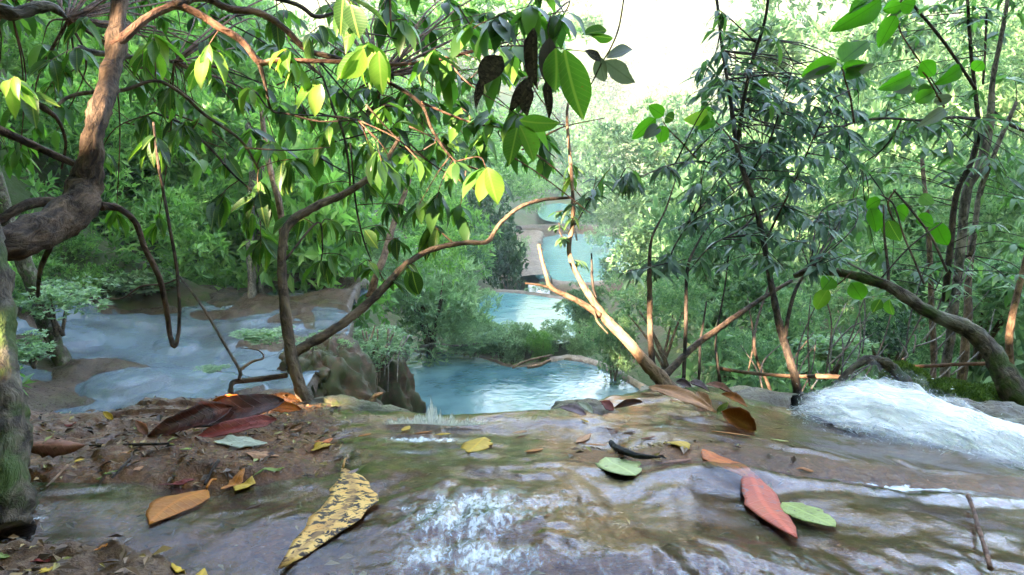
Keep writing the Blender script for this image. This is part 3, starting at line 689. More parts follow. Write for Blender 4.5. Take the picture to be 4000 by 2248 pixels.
bush_t = [crown_template(300 + i, 8000, 0.095, 0.24, 13, 0.9, 0.55, 6) for i in range(3)]
fern_t = [crown_template(400 + i, 1500, 0.15, 0.42, 7, 0.7, 0.2, 4) for i in range(2)]
_bm = {}
def bush(px, py, d, wpx, hpx, label, mat=None, kind='w', seed=0, name='bush', stems=5, cat='bush'):
    """crown centre at the pixel; the stems run down to the ground below it"""
    mat = mat or M_wil; c = P(px, py, d); rx = 0.5 * wpx * d / F; rz = 0.5 * hpx * d / F
    base = c - np.array([0, 0, rz * 1.15])
    t = thing(name, base, label, cat, {'bush': 'bushes around the pools', 'tree': 'trees in the gorge', 'plant': 'low plants by the water'}[cat])
    arr = (bush_t if kind == 'w' else fern_t if kind == 'f' else tmpl); k = seed % len(arr)
    if (kind, k, mat.name) not in _bm:
        v, f, tt = arr[k]; _bm[(kind, k, mat.name)] = mesh_np('crown', v, f, mat, False, {'tint': ('FLOAT', 'POINT', tt)})
    o = link('crown', _bm[(kind, k, mat.name)], t, (0, 0, rz * 1.15)); o.scale = (rx * 1.12, rx * 1.0, rz * 1.2); o.rotation_euler = (0, 0, seed * 1.7)
    rr = random.Random(seed + 5)
    for s in range(stems):
        a = rr.uniform(0, 6.28); q = rr.uniform(0.3, 0.75)
        tip = c + np.array([math.cos(a) * rx * q, math.sin(a) * rx * q, rz * rr.uniform(-0.1, 0.5)])
        b0 = base + np.array([rr.uniform(-.12, .12) * rx, rr.uniform(-.12, .12) * rx, -0.25 * rz])
        tube('stem', [b0, (b0 + tip) / 2 + np.array([0, 0, 0.12 * rz]), tip], [0.03 * rx + 0.006, 0.02 * rx + 0.004, 0.006 * rx + 0.001], M_bark2, t, 6, 4, 0.1, 1.0)
    return t
bush(1690, 1160, 19.5, 560, 460, 'largest grey-green willow-like bush hanging over the teal pool', seed=1, stems=9)
bush(1290, 1130, 15.5, 400, 300, 'grey-green bush behind the forked sapling limb', seed=2, stems=6)
bush(1330, 1010, 19, 520, 300, 'pale bush above and behind the sapling fork', seed=0, stems=4)
bush(1450, 1345, 12.0, 400, 150, 'drooping bush on top of the brown rock buttress', seed=1, stems=7)
bush(1830, 1330, 19.3, 260, 160, 'low bush trailing twigs into the dark end of the teal pool', seed=2)
bush(2010, 1350, 19.2, 190, 190, 'small bush on the pool rim in front of the turquoise water', seed=0)
bush(2110, 1350, 19.0, 130, 150, 'yellowish bush on the pool rim beside driftwood', M_brf, seed=1)
bush(1800, 1235, 22, 300, 250, 'grey-green bush at the left edge of the turquoise pool', seed=2, stems=4)
bush(1965, 1318, 19.35, 260, 150, 'wide low bush hiding the near edge of the turquoise pool', seed=1)
bush(2130, 1322, 19.7, 250, 150, 'pale low bush behind the driftwood on the rim', seed=0)
bush(2490, 1000, 40, 260, 330, 'leafy tree hiding the right end of the far pool', M_for, 't', 1, 'tree', 2, 'tree')
bush(1250, 1390, 10.4, 240, 150, 'small bush at the edge of the terrace beside the rock buttress', M_wil, seed=2)
for a_, b_, d_, w_, h_, l_, k_ in [(2080, 815, 100, 110, 90, 'dark bush at the left of the farthest water', 1), (2045, 965, 60, 80, 110, 'bush in front of the stepped rock bank', 2), (2210, 900, 88, 110, 50, 'low bush on the brown weir', 3), (2345, 935, 70, 130, 120, 'bush at the back corner of the far pool', 4), (2390, 1065, 50, 170, 160, 'bush at the near right corner of the far pool', 5), (2120, 1125, 39, 120, 44, 'low bush on the rim behind the turquoise pool', 6), (2240, 1150, 37, 110, 90, 'bush at the right end of the turquoise pool rim', 7)]:
    bush(a_, b_, d_, w_, h_, l_, M_for if k_ % 2 else M_wil, 't', k_, 'bush', 0)
bush(2255, 850, 60, 150, 130, 'small tree in front of the farthest water', M_for, 't', 6, 'tree', 2, 'tree')
bush(2270, 1345, 19.6, 170, 150, 'little tree standing on the pool rim by the spillway', seed=2, stems=3)
bush(2400, 1340, 17.5, 260, 330, 'dark bush just beyond the pool spillway', M_for, seed=1)
bush(2280, 1210, 28, 230, 200, 'round bush beside the turquoise pool', M_for, seed=0)
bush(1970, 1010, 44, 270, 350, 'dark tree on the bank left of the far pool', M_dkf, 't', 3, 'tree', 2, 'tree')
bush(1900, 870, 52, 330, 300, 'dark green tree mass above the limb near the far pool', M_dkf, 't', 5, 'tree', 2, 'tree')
bush(1800, 990, 33, 300, 260, 'mid green tree behind the largest willow-like bush', M_for, 't', 2, 'tree', 2, 'tree')
bush(2600, 1220, 13.5, 420, 330, 'pale green shrub behind the sunlit trunk', M_for, 't', 4)
bush(2850, 1380, 9.0, 380, 230, 'low green shrub between the stems on the right bank', M_for, 'w', 1)
bush(3250, 1370, 4.6, 340, 150, 'blue-green leafy plant behind the mossy arching root', M_wil, 'f', 0, 'plant', 3, 'plant')
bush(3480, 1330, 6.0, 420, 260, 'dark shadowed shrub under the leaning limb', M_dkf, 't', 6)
bush(3850, 1180, 5.0, 420, 320, 'shrub filling the gap beside the grey upright stems', M_wil, 'f', 1)
bush(1030, 1310, 9.6, 260, 60, 'fresh green herbs on the terrace behind the sapling', M_wil, 'f', 0, 'herb_clump', 0, 'plant')
bush(830, 1440, 8.6, 130, 34, 'small green herbs in the shallow terrace water', M_wil, 'f', 1, 'herb_clump', 0, 'plant')
bush(230, 1180, 9.5, 420, 190, 'grey-green bush at the left end of the terrace', M_wil, 't', 1)
bush(560, 1090, 12.5, 380, 170, 'bush in front of the dark hollow on the left bank', M_wil, 't', 7)
bush(800, 960, 15.5, 360, 330, 'bushy green tree above the blue terrace', M_for, 't', 0, 'tree', 3, 'tree')
bush(120, 1360, 8.0, 260, 110, 'low bush overhanging the dark left bank of the terrace', M_wil, 't', 3)
def treetrunk(L, mat, label, name='bare_tree'):
    pts, rad = pxline(L); t = thing(name, pts[0], label, 'tree', 'bare stems on the banks'); tube('trunk', pts, rad, mat, t, 8, 5, 0.12, 0.6); return t
treetrunk([(290, 1520, 9.7, 150), (262, 1450, 9.7, 120), (225, 1370, 9.7, 104), (175, 1250, 9.6, 98), (130, 1130, 9.5, 100), (80, 1000, 9.4, 100), (20, 820, 9.3, 88), (-40, 600, 9.2, 76)], M_bark1m, 'mossy slanting trunk on the left bank of the terrace')
treetrunk([(985, 1190, 12.6, 62), (980, 1050, 12.6, 52), (975, 900, 12.8, 50), (985, 700, 13, 44), (970, 480, 13, 36)], M_bark5, 'pale grey trunk at the back of the blue terrace')
treetrunk([(1025, 1185, 12.9, 34), (1015, 1050, 12.9, 30), (1010, 900, 13, 28), (1030, 650, 13.2, 22)], M_bark5, 'thinner pale trunk close behind the grey trunk')
treetrunk([(1440, 1160, 4.0, 52), (1480, 1050, 4.0, 46), (1520, 940, 4.1, 42), (1550, 850, 4.2, 36), (1600, 700, 4.3, 28)], M_bark3, 'leaning reddish trunk passing behind the sapling limb')
treetrunk([(1110, 980, 3.6, 45), (1095, 860, 3.6, 42), (1080, 760, 3.6, 40), (1040, 600, 3.7, 34), (1020, 420, 3.8, 28)], M_bark3, 'pinkish trunk rising behind the sapling')

# ------------------------------------------------------------------ a thin haze volume that pales whatever lies far off
hz, hnt, hout = newmat('haze'); hv = nd(hnt, 'ShaderNodeVolumePrincipled')
hv.inputs['Color'].default_value = (0.80, 0.90, 0.92, 1); hv.inputs['Density'].default_value = 0.0009; hv.inputs['Anisotropy'].default_value = 0.0
hnt.links.new(hv.outputs[0], hout.inputs['Volume'])
bx = np.array([[x, y, z] for z in (-14, 150) for y in (-70, 430) for x in (-180, 200)], float)
tag(link('haze', mesh_np('haze', bx, np.array([[0, 2, 3, 1], [4, 5, 7, 6], [0, 1, 5, 4], [2, 6, 7, 3], [0, 4, 6, 2], [1, 3, 7, 5]]), hz, False)), 'thin bluish haze hanging in the gorge', None, None, 'stuff')

# ================================================================== NEAR TREES
M_lf_g = leaf_mat('leaf_green', [(0.045, 0.11, 0.018), (0.085, 0.19, 0.03), (0.13, 0.26, 0.04)], 0.48, 0.42, 0.4, spots=(0.12, 0.09, 0.02), spot_amt=-0.35)
M_lf_d = leaf_mat('leaf_deep_green', [(0.022, 0.06, 0.015), (0.048, 0.115, 0.025), (0.08, 0.17, 0.033)], 0.36, 0.40, 0.4, spots=(0.08, 0.06, 0.02), spot_amt=-0.35)
M_lf_y = leaf_mat('leaf_sunlit_yellow_green', [(0.12, 0.23, 0.03), (0.20, 0.32, 0.05), (0.30, 0.38, 0.08)], 0.45, 0.38)  # yellow tint carries the sunlight on leaves of lit clusters
M_lf_b = leaf_mat('leaf_blue_green', [(0.035, 0.075, 0.055), (0.065, 0.125, 0.088), (0.105, 0.18, 0.12)], 0.26, 0.40, 0.5, (0.10, 0.15, 0.10))
M_lf_n = leaf_mat('leaf_mid_narrow', [(0.05, 0.11, 0.045), (0.09, 0.18, 0.07), (0.15, 0.26, 0.09)], 0.4, 0.42, 0.5, (0.14, 0.2, 0.1))
M_lf_br = leaf_mat('leaf_broad', [(0.045, 0.13, 0.014), (0.07, 0.19, 0.02), (0.10, 0.23, 0.03)], 0.55, 0.42, 0.4, (0.03, 0.08, 0.01), tr_col=(1.5, 2.2, 0.5))
M_lf_gr = leaf_mat('leaf_grey_back', [(0.13, 0.15, 0.14), (0.2, 0.22, 0.22)], 0.2, 0.5, 0.4, (0.10, 0.11, 0.10))
M_lf_dead = leaf_mat('leaf_dead', [(0.05, 0.042, 0.035), (0.085, 0.07, 0.055)], 0.1, 0.65, 0.3, (0.12, 0.10, 0.07), (0.025, 0.02, 0.018), 0.5, (1, 0.9, 0.7))
M_lf_purp = leaf_mat('leaf_purple_dead', [(0.06, 0.05, 0.055), (0.085, 0.07, 0.075)], 0.05, 0.6, 0.3, (0.04, 0.034, 0.036))
M_bag_d = foliage_mat('more_green_leaves', [(0.05, (0.025, 0.065, 0.016)), (0.5, (0.07, 0.16, 0.03)), (0.95, (0.16, 0.27, 0.05))], 0.46, 0.36)
M_bag_b = foliage_mat('more_blue_leaves', [(0.05, (0.035, 0.075, 0.055)), (0.5, (0.07, 0.135, 0.09)), (0.95, (0.12, 0.21, 0.12))], 0.28, 0.42)
M_bag_n = foliage_mat('more_mid_leaves', [(0.05, (0.05, 0.11, 0.045)), (0.5, (0.10, 0.20, 0.08)), (0.95, (0.18, 0.29, 0.12))], 0.4, 0.42)

class Tree:
    def __init__(s, name, base, label, cat='tree', limit=290):
        s.t = thing(name, base, label, cat); s.lines = []; s.count = 0; s.bag = LeafBag(); s.limit = limit
    def limb(s, L, mat, name='branch', seg=8, lump=0.10, wob=0.5, per=6):
        pts, rad = pxline(L); s.lines.append(crom(pts, 8)); return tube(name, pts, rad, mat, s.t, seg, per, lump, wob)
    def near(s, p):
        best = None
        for l in s.lines:
            d = np.linalg.norm(l - p, axis=1); i = int(np.argmin(d))
            if best is None or d[i] < best[0]: best = (d[i], l[i])
        return best
    def cluster(s, px, py, d, n, lpx, shape, mats, droop=0.9, spread=1.0, twig=True, sub=M_twig, seed=None, up=0.0, solo=False):
        rr = random.Random(seed if seed is not None else int(px * 7 + py * 13))
        c = P(px, py, d); L = lpx * d / F
        dist, q = s.near(c) if s.lines else (0, c)
        if twig and dist > 0.01:
            mid = (q + c) / 2 + np.array([rr.uniform(-.1, .1), rr.uniform(-.1, .1), rr.uniform(0.0, 0.12)]) * dist
            r1 = min(0.0032, 0.0010 + 0.003 * dist)
            tube('twig', [q, mid, c], [r1, r1 * 0.7, 0.0008], sub, s.t, 5, 4, 0.1, 1.5)
        ax = nrm(c - q) if dist > 0.01 else np.array([0, 0, 1.0])
        a0 = rr.uniform(0, 6.28)
        for i in range(n):
            a = a0 + i * 2.4 + rr.uniform(-.4, .4)
            rad = np.array([math.cos(a), math.sin(a), 0.0])
            dv = rad * spread * rr.uniform(0.5, 1.1) + np.array([0, 0, -droop * rr.uniform(0.5, 1.3) + up]) + ax * rr.uniform(0, 0.5)
            b = c + (q - c) * min(1.0, (rr.uniform(0, 2.2) if shape == 'narrow' else rr.uniform(0, 0.6)) * L / (dist + 1e-6)) + np.array([rr.uniform(-1, 1), rr.uniform(-1, 1), rr.uniform(-1, 1)]) * 0.02 * L
            nv = np.array([0, 0, 1.0]) + rad * 0.55 + np.array([rr.uniform(-.4, .4), rr.uniform(-.6, .2), rr.uniform(-.2, .3)])
            ln = L * rr.uniform(0.55, 1.2); m = mats[min(len(mats) - 1, int(rr.random() * len(mats)))]
            if s.count < s.limit:
                put_leaf(s.t, b, dv, nv, ln, shape, m, var=rr.randrange(6)); s.count += 1
            else: s.bag.add(b, dv, nv, ln, shape, rr.randrange(5))
    def leaf(s, b, t, d, shape, mat, wpx=None, dd=0.0, roll=0.0, name='leaf', var=None):
        """one leaf from pixel b (stalk) to pixel t (tip), facing the camera with a roll"""
        p = P(b[0], b[1], d); q = P(t[0], t[1], d + dd); v = q - p; L = np.linalg.norm(v)
        n = nrm(CAM - p); side = nrm(np.cross(v, n)); nv = n * math.cos(roll) + side * math.sin(roll)
        base_w = {'lance': 0.30, 'narrow': 0.165, 'broad': 0.6, 'oval': 0.46}[shape]
        s.count += 1
        return put_leaf(s.t, p, v, nv, L * 1.05, shape, mat, name, (wpx * d / F) / (L * base_w) if wpx else 1.0, var)

# ---- the gnarled tree at the left edge whose boughs cross the top of the view
A = Tree('gnarled_tree', P(45, 1985, 0.78), 'gnarled mossy tree at the left edge with long boughs overhead')
A.limb([(20, 2080, .76, 300), (30, 1970, .78, 250), (25, 1830, .80, 215), (40, 1700, .83, 205), (20, 1560, .86, 180), (0, 1400, .9, 160), (-10, 1200, .95, 150), (-25, 1000, 1.0, 170), (-50, 800, 1.05, 150), (-70, 500, 1.1, 140)], M_bark1m, 'trunk', 14, 0.22, 0.7)
A.limb([(-80, 985, 1.02, 200), (60, 960, 1.06, 215), (200, 905, 1.12, 225), (300, 835, 1.17, 220), (345, 740, 1.2, 180), (352, 640, 1.2, 150), (360, 540, 1.2, 135), (385, 430, 1.23, 135), (415, 320, 1.27, 130), (440, 200, 1.3, 125), (455, 90, 1.33, 110), (470, -60, 1.36, 105), (480, -250, 1.4, 95)], M_bark1, 'bough', 14, 0.16, 0.5)
A.limb([(-30, 880, 1.1, 60), (60, 820, 1.12, 62), (150, 790, 1.15, 68), (270, 800, 1.18, 80)], M_bark1, 'branch')
A.limb([(200, 960, 1.3, 40), (160, 1050, 1.32, 30), (150, 1160, 1.34, 22)], M_bark1m, 'hanging_root', 6, 0.2, 0.8)
A.limb([(440, 190, 1.3, 75), (510, 130, 1.31, 62), (580, 75, 1.33, 55), (680, 28, 1.36, 50), (760, 50, 1.38, 48), (860, 110, 1.4, 46), (950, 165, 1.43, 44), (1010, 240, 1.45, 42), (1080, 235, 1.47, 34), (1220, 240, 1.5, 30), (1400, 243, 1.53, 26), (1560, 252, 1.56, 22), (1720, 232, 1.6, 20), (1900, 190, 1.64, 16), (2050, 180, 1.68, 10)], M_twig, 'branch', 8, 0.12, 0.6)
A.limb([(1012, 245, 1.45, 34), (1035, 330, 1.47, 18), (1060, 430, 1.5, 13), (1120, 445, 1.52, 11), (1250, 475, 1.55, 10), (1400, 470, 1.58, 8)], M_bark1, 'branch', 6)
A.limb([(680, 20, 1.36, 52), (790, -10, 1.4, 50), (900, 35, 1.43, 46), (1010, 50, 1.46, 44), (1110, 110, 1.5, 40), (1200, 195, 1.53, 38), (1330, 232, 1.56, 30), (1500, 310, 1.6, 26), (1640, 400, 1.64, 22), (1690, 510, 1.67, 16), (1770, 620, 1.7, 12), (1880, 668, 1.72, 9)], M_bark1, 'branch', 8, 0.12, 0.6)
A.limb([(1645, 400, 1.64, 16), (1770, 455, 1.68, 12), (1880, 490, 1.72, 10), (1990, 500, 1.75, 7)], M_twig, 'branch', 6)
A.limb([(560, -60, 1.5, 40), (700, -80, 1.5, 38), (1120, 5, 1.55, 30), (1230, 65, 1.58, 28), (1320, 45, 1.6, 14)], M_bark4, 'branch', 6)
A.limb([(-60, 320, 1.25, 52), (60, 365, 1.28, 48), (160, 415, 1.32, 42), (225, 470, 1.35, 24), (255, 560, 1.38, 16), (240, 660, 1.4, 10)], M_bark1, 'branch', 7)
A.limb([(-60, 480, 1.15, 60), (60, 535, 1.17, 52), (180, 590, 1.19, 46), (300, 645, 1.2, 42)], M_bark1, 'branch', 8)
A.limb([(215, 420, 1.34, 20), (260, 385, 1.36, 24), (330, 365, 1.38, 28), (480, 352, 1.4, 26), (610, 316, 1.43, 20), (720, 375, 1.46, 20), (800, 450, 1.5, 18), (940, 550, 1.55, 16), (1010, 660, 1.6, 10)], M_bark2, 'branch', 6)
A.limb([(600, 440, 1.5, 12), (720, 490, 1.52, 12), (830, 590, 1.56, 12), (920, 690, 1.6, 11), (1040, 790, 1.64, 7)], M_bark4, 'branch', 6)
A.limb([(-50, 30, 1.6, 95), (60, 60, 1.62, 92), (140, 40, 1.64, 70), (210, 35, 1.66, 58), (265, 75, 1.68, 24)], M_bark5, 'bough', 10, 0.2, 0.8)
A.limb([(310, 185, 1.62, 50), (400, 205, 1.64, 40), (520, 222, 1.66, 30), (600, 215, 1.68, 26), (680, 245, 1.7, 18)], M_bark5, 'branch', 8, 0.2, 0.9)
A.limb([(395, 805, 1.2, 60), (465, 815, 1.22, 44), (530, 870, 1.24, 38), (566, 970, 1.25, 36), (620, 1080, 1.26, 36), (648, 1200, 1.27, 34), (662, 1300, 1.28, 30), (680, 1352, 1.28, 34), (697, 1300, 1.29, 24), (700, 1200, 1.29, 20), (690, 1050, 1.3, 19), (665, 900, 1.3, 18), (640, 760, 1.31, 17), (615, 620, 1.32, 15), (600, 480, 1.36, 12)], M_bark1, 'vine', 8, 0.08, 0.2)
A.limb([(1525, -60, 1.6, 14), (1525, 60, 1.6, 10), (1530, 140, 1.6, 6)], M_twig, 'branch', 5)
A.limb([(1000, 360, 1.7, 10), (1090, 440, 1.7, 9), (1400, 470, 1.7, 9), (1600, 590, 1.72, 9), (1700, 560, 1.72, 7)], M_bark4, 'branch', 5)
A.limb([(1260, 300, 1.75, 12), (1300, 420, 1.75, 14), (1340, 520, 1.76, 14), (1365, 660, 1.78, 13), (1370, 760, 1.8, 10)], M_bark4, 'branch', 5)
A.limb([(1480, 300, 1.8, 8), (1490, 480, 1.8, 8), (1500, 620, 1.8, 6)], M_bark4, 'branch', 5)
G, D, Yl = M_lf_g, M_lf_d, M_lf_y
CL = [  # px, py, depth, leaves, length px, tints (yellow carries the sunlight)
    (290, 95, 1.45, 8, 150, [G, D]), (300, 190, 1.5, 6, 140, [D, G]), (190, 240, 1.5, 5, 150, [D]), (60, 300, 1.2, 5, 190, [Yl, G]), (130, 330, 1.3, 3, 180, [G, D]),
    (600, 125, 1.45, 6, 160, [Yl, G]), (560, 190, 1.5, 5, 140, [G, Yl]), (780, 245, 1.4, 7, 160, [Yl, Yl, G]), (650, 365, 1.45, 6, 170, [D, G]), (800, 430, 1.55, 6, 150, [G, Yl]), (730, 470, 1.5, 5, 150, [G, D]),
    (600, 555, 1.35, 9, 150, [D]), (540, 470, 1.5, 6, 130, [G, D]), (860, 120, 1.7, 5, 140, [D, G]), (880, 600, 1.65, 6, 130, [G, D]), (960, 340, 1.75, 4, 130, [G, Yl]), (380, 620, 1.6, 5, 120, [D]),
    (455, 850, 1.9, 6, 110, [G]), (615, 885, 1.9, 6, 120, [G]), (835, 800, 1.6, 9, 140, [G, D]), (1020, 960, 1.55, 9, 150, [D, G, G]), (1010, 770, 1.55, 6, 190, [D]), (960, 860, 1.7, 5, 130, [G]),
    (1120, 190, 1.45, 6, 130, [Yl, G]), (1160, 290, 1.5, 5, 130, [Yl, D]), (1225, 340, 1.5, 5, 140, [Yl, G]), (1435, 165, 1.42, 9, 175, [Yl, G, G]), (1370, -20, 1.4, 8, 190, [D]), (1250, 100, 1.5, 4, 140, [D]), (1080, 90, 1.6, 5, 130, [G, D]),
    (1520, 390, 1.7, 5, 130, [G, Yl]), (1560, 470, 1.7, 5, 130, [G, D]), (1450, 590, 1.6, 7, 140, [G, D]), (1170, 620, 1.6, 7, 150, [D]), (1060, 550, 1.65, 5, 130, [Yl, G]), (1280, 560, 1.7, 6, 130, [G]), (1100, 380, 1.7, 5, 110, [G, Yl]),
    (1490, 630, 1.45, 8, 170, [Yl, D, D]), (1640, 630, 1.5, 7, 160, [Yl, G]), (1900, 660, 1.45, 8, 175, [Yl]), (1780, 640, 1.6, 6, 150, [D, G]), (1560, 710, 1.6, 5, 140, [D, G]),
    (1700, 190, 1.5, 9, 180, [D]), (1760, 290, 1.6, 8, 170, [D, G]), (1850, 80, 1.5, 9, 190, [G, D]), (1950, 60, 1.4, 9, 200, [G, D]), (2080, 20, 1.4, 8, 200, [G, D]), (2220, 40, 1.35, 6, 200, [G, D]), (1600, 80, 1.6, 8, 170, [D, G]), (1650, 350, 1.75, 7, 150, [G]), (1800, 420, 1.75, 7, 150, [G, Yl]), (1930, 420, 1.7, 7, 150, [G, D]), (1500, 60, 1.7, 7, 160, [D]),
    (1950, 270, 1.5, 7, 200, [G, G, D]), (2060, 470, 1.4, 6, 220, [G, D]), (2150, 80, 1.5, 8, 180, [G, D]), (2010, 180, 1.55, 6, 180, [D]), (1750, 520, 1.8, 6, 130, [G, D]), (1870, 540, 1.8, 6, 140, [D]),
    (1700, 790, 1.6, 9, 150, [D, G]), (1620, 830, 1.6, 7, 150, [D, G]), (1790, 850, 1.65, 5, 140, [G, D])]
for c in CL: A.cluster(c[0], c[1], c[2], c[3] + 2, c[4] * 0.86, 'lance', c[5], 0.8, 0.95)
rr = random.Random(5)
for i in range(170):
    x = rr.uniform(-40, 2180); y = rr.uniform(-60, 640)
    if 280 < x < 520 and y > 60: continue
    A.cluster(x, y, rr.uniform(1.8, 3.0), 8, rr.uniform(72, 115), 'lance', [G, G, D, Yl], 0.7, 1.0)
for i in range(34):
    x = rr.uniform(450, 2100); y = rr.uniform(20, 620); a = rr.uniform(-0.5, 1.3); l = rr.uniform(120, 420); dd = rr.uniform(1.5, 2.1)
    A.limb([(x, y, dd, 9), (x + l * .5 * math.cos(a) + rr.uniform(-30, 30), y + l * .5 * math.sin(a) + rr.uniform(-30, 30), dd + .05, 7), (x + l * math.cos(a), y + l * math.sin(a), dd + .1, 4)], [M_twig, M_bark4, M_bark1][i % 3], 'twig', 5, 0.1, 1.5, 4)
# grown-up single leaves that hang in front
A.leaf((2205, 195), (2262, 480), 1.3, 'lance', G, 95, 0.02, 0.2, var=0); A.leaf((2170, 190), (2180, 360), 1.32, 'lance', G, 90, 0.03, -0.3, var=1)
A.leaf((2030, 470), (2190, 500), 1.3, 'lance', G, 60, 0.0, 0.4); A.leaf((2030, 490), (2100, 640), 1.3, 'lance', G, 60, 0.02, -0.2); A.leaf((2020, 500), (1990, 640), 1.32, 'lance', G, 60)
A.leaf((1960, 220), (1880, 330), 1.4, 'lance', M_lf_dead, 80, 0.0, 0.2); A.leaf((1880, 300), (1860, 420), 1.42, 'lance', M_lf_dead, 28)
A.leaf((1905, 655), (1940, 800), 1.4, 'lance', Yl, 60, 0.0, 0.1); A.leaf((1900, 660), (1880, 790), 1.41, 'lance', Yl, 55, 0.0, -0.2)
A.leaf((1370, 20), (1400, 140), 1.35, 'lance', D, 70); A.leaf((1340, -10), (1330, 130), 1.36, 'lance', D, 60)
A.leaf((1480, 200), (1490, 370), 1.36, 'lance', Yl, 62, 0.02, 0.1); A.leaf((1420, 190), (1330, 330), 1.36, 'lance', Yl, 66, 0.02, -0.2); A.leaf((1255, 330), (1225, 450), 1.36, 'lance', Yl, 50, 0.0, 0.2)
A.limb([(2150, 60, 1.36, 7), (2140, 120, 1.36, 6), (2150, 160, 1.36, 4)], M_bark4, 'twig', 5)
A.leaf((2148, 148), (2140, 330), 1.35, 'lance', M_lf_purp, 58, 0.0, 0.1, 'withered_leaf'); A.leaf((2140, 310), (2135, 465), 1.36, 'narrow', M_lf_dead, 26, 0.0, 0.2, 'withered_leaf')
A.leaf((2085, 110), (2070, 340), 1.36, 'narrow', M_lf_dead, 46, 0.0, 0.5, 'withered_leaf'); A.leaf((2080, 300), (2010, 450), 1.37, 'narrow', M_lf_dead, 40, 0.0, -0.4, 'withered_leaf'); A.leaf((2060, 330), (2055, 450), 1.38, 'lance', M_lf_dead, 50, 0.0, 0.5, 'withered_leaf')
A.bag.build(A.t, M_bag_d)

# ---- twig with chewed grey leaves against the bright opening
K = Tree('chewed_leaf_twig', P(2440, -40, 1.5), 'dark twig with chewed grey leaves against the bright hillside', 'twig')
K.limb([(2445, -60, 1.5, 9), (2420, 100, 1.5, 9), (2385, 190, 1.5, 8), (2352, 245, 1.5, 8), (2310, 330, 1.5, 6)], M_bark4, 'stem', 6)
K.leaf((2362, 238), (2478, 325), 1.5, 'lance', M_lf_gr, 60, 0.02, 0.2, var=2); K.leaf((2370, 228), (2482, 178), 1.5, 'lance', M_lf_gr, 40, 0.02, -0.4, var=3); K.leaf((2345, 225), (2352, 315), 1.5, 'oval', M_lf_gr, 52, 0.0, 0.3, var=1)
K.leaf((2350, 240), (2285, 185), 1.5, 'lance', M_lf_dead, 34, 0.0, 0.5, var=4); K.leaf((2370, 120), (2275, 130), 1.5, 'lance', M_lf_g, 50, 0.0, 0.7, var=5); K.leaf((2395, 150), (2300, 140), 1.5, 'lance', M_lf_g, 40, 0.0, -0.6, var=2)

# ---- the forked sapling on the lip
gB = ground_at(1195, 1575)
B = Tree('forked_sapling', gB, 'forked brown sapling rooted on the ledge lip with a long side limb')
B.limb([(1215, 1590, 1.32, 92), (1185, 1545, 1.32, 80), (1150, 1440, 1.33, 76), (1130, 1330, 1.35, 74), (1112, 1180, 1.37, 66), (1102, 1020, 1.4, 56), (1112, 920, 1.42, 54), (1150, 860, 1.44, 56), (1250, 800, 1.47, 50), (1340, 762, 1.5, 44), (1420, 712, 1.52, 38), (1500, 640, 1.56, 30), (1560, 540, 1.6, 22)], M_bark2, 'trunk', 12, 0.1, 0.3)
B.limb([(1140, 1385, 1.35, 60), (1220, 1340, 1.37, 62), (1330, 1270, 1.4, 58), (1440, 1180, 1.44, 54), (1530, 1090, 1.48, 48), (1600, 1020, 1.51, 40), (1700, 970, 1.55, 34), (1820, 950, 1.59, 30), (1905, 945, 1.62, 28), (1950, 880, 1.65, 26), (2030, 812, 1.69, 24), (2120, 782, 1.73, 20), (2230, 772, 1.77, 14)], M_bark2, 'limb', 10, 0.12, 0.4)
B.limb([(1120, 1465, 1.33, 36), (1040, 1478, 1.31, 34), (960, 1488, 1.3, 32), (912, 1494, 1.29, 34), (903, 1520, 1.28, 30), (905, 1560, 1.27, 30)], M_bark1, 'root', 8, 0.12, 0.3)
B.limb([(930, 1485, 1.29, 20), (935, 1450, 1.3, 22), (905, 1395, 1.32, 18), (850, 1300, 1.36, 16), (790, 1200, 1.4, 16), (740, 1130, 1.44, 13), (700, 1080, 1.48, 10)], M_bark2, 'branch', 6)
B.limb([(935, 1450, 1.3, 18), (985, 1415, 1.32, 14), (1030, 1400, 1.33, 10), (1010, 1370, 1.34, 7), (940, 1360, 1.36, 4)], M_bark3, 'branch', 6)
B.limb([(705, 1085, 1.48, 8), (640, 1110, 1.5, 8), (550, 1120, 1.53, 8), (480, 1165, 1.56, 7), (410, 1165, 1.58, 5)], M_bark3, 'branch', 5)
B.limb([(1110, 1020, 1.42, 14), (1240, 870, 1.5, 10), (1260, 960, 1.5, 8), (1255, 1020, 1.5, 5)], M_bark1, 'branch', 5)
B.limb([(1370, 560, 1.6, 10), (1390, 800, 1.6, 10), (1420, 940, 1.58, 9), (1450, 1020, 1.56, 5)], M_bark4, 'branch', 5)
for c in [(1260, 1040, 1.5, 5, 130, [D, G]), (1350, 900, 1.55, 6, 110, [G, D]), (1300, 860, 1.55, 6, 120, [G]), (1340, 1000, 1.5, 6, 110, [G]), (1440, 1020, 1.45, 5, 110, [G, D]), (1500, 880, 1.6, 5, 120, [D, G]), (1560, 930, 1.6, 6, 130, [D]), (1400, 1040, 1.5, 5, 110, [G]), (1540, 1090, 1.48, 6, 130, [G, D]), (1620, 1040, 1.5, 3, 150, [D]), (1150, 840, 1.5, 5, 140, [D, G]), (1450, 720, 1.6, 7, 130, [G, D]), (1570, 800, 1.65, 7, 130, [G, D]), (1680, 870, 1.65, 8, 150, [D, G]), (1270, 720, 1.6, 6, 130, [G])]:
    B.cluster(c[0], c[1], c[2], c[3] + 1, c[4] * 0.85, 'lance', c[5], 0.7, 1.0)
B.leaf((1610, 1060), (1630, 1150), 1.4, 'oval', D, 55, 0.0, 0.3); B.leaf((1590, 1060), (1625, 1155), 1.41, 'lance', D, 40); B.leaf((1425, 900), (1475, 970), 1.42, 'lance', D, 40)

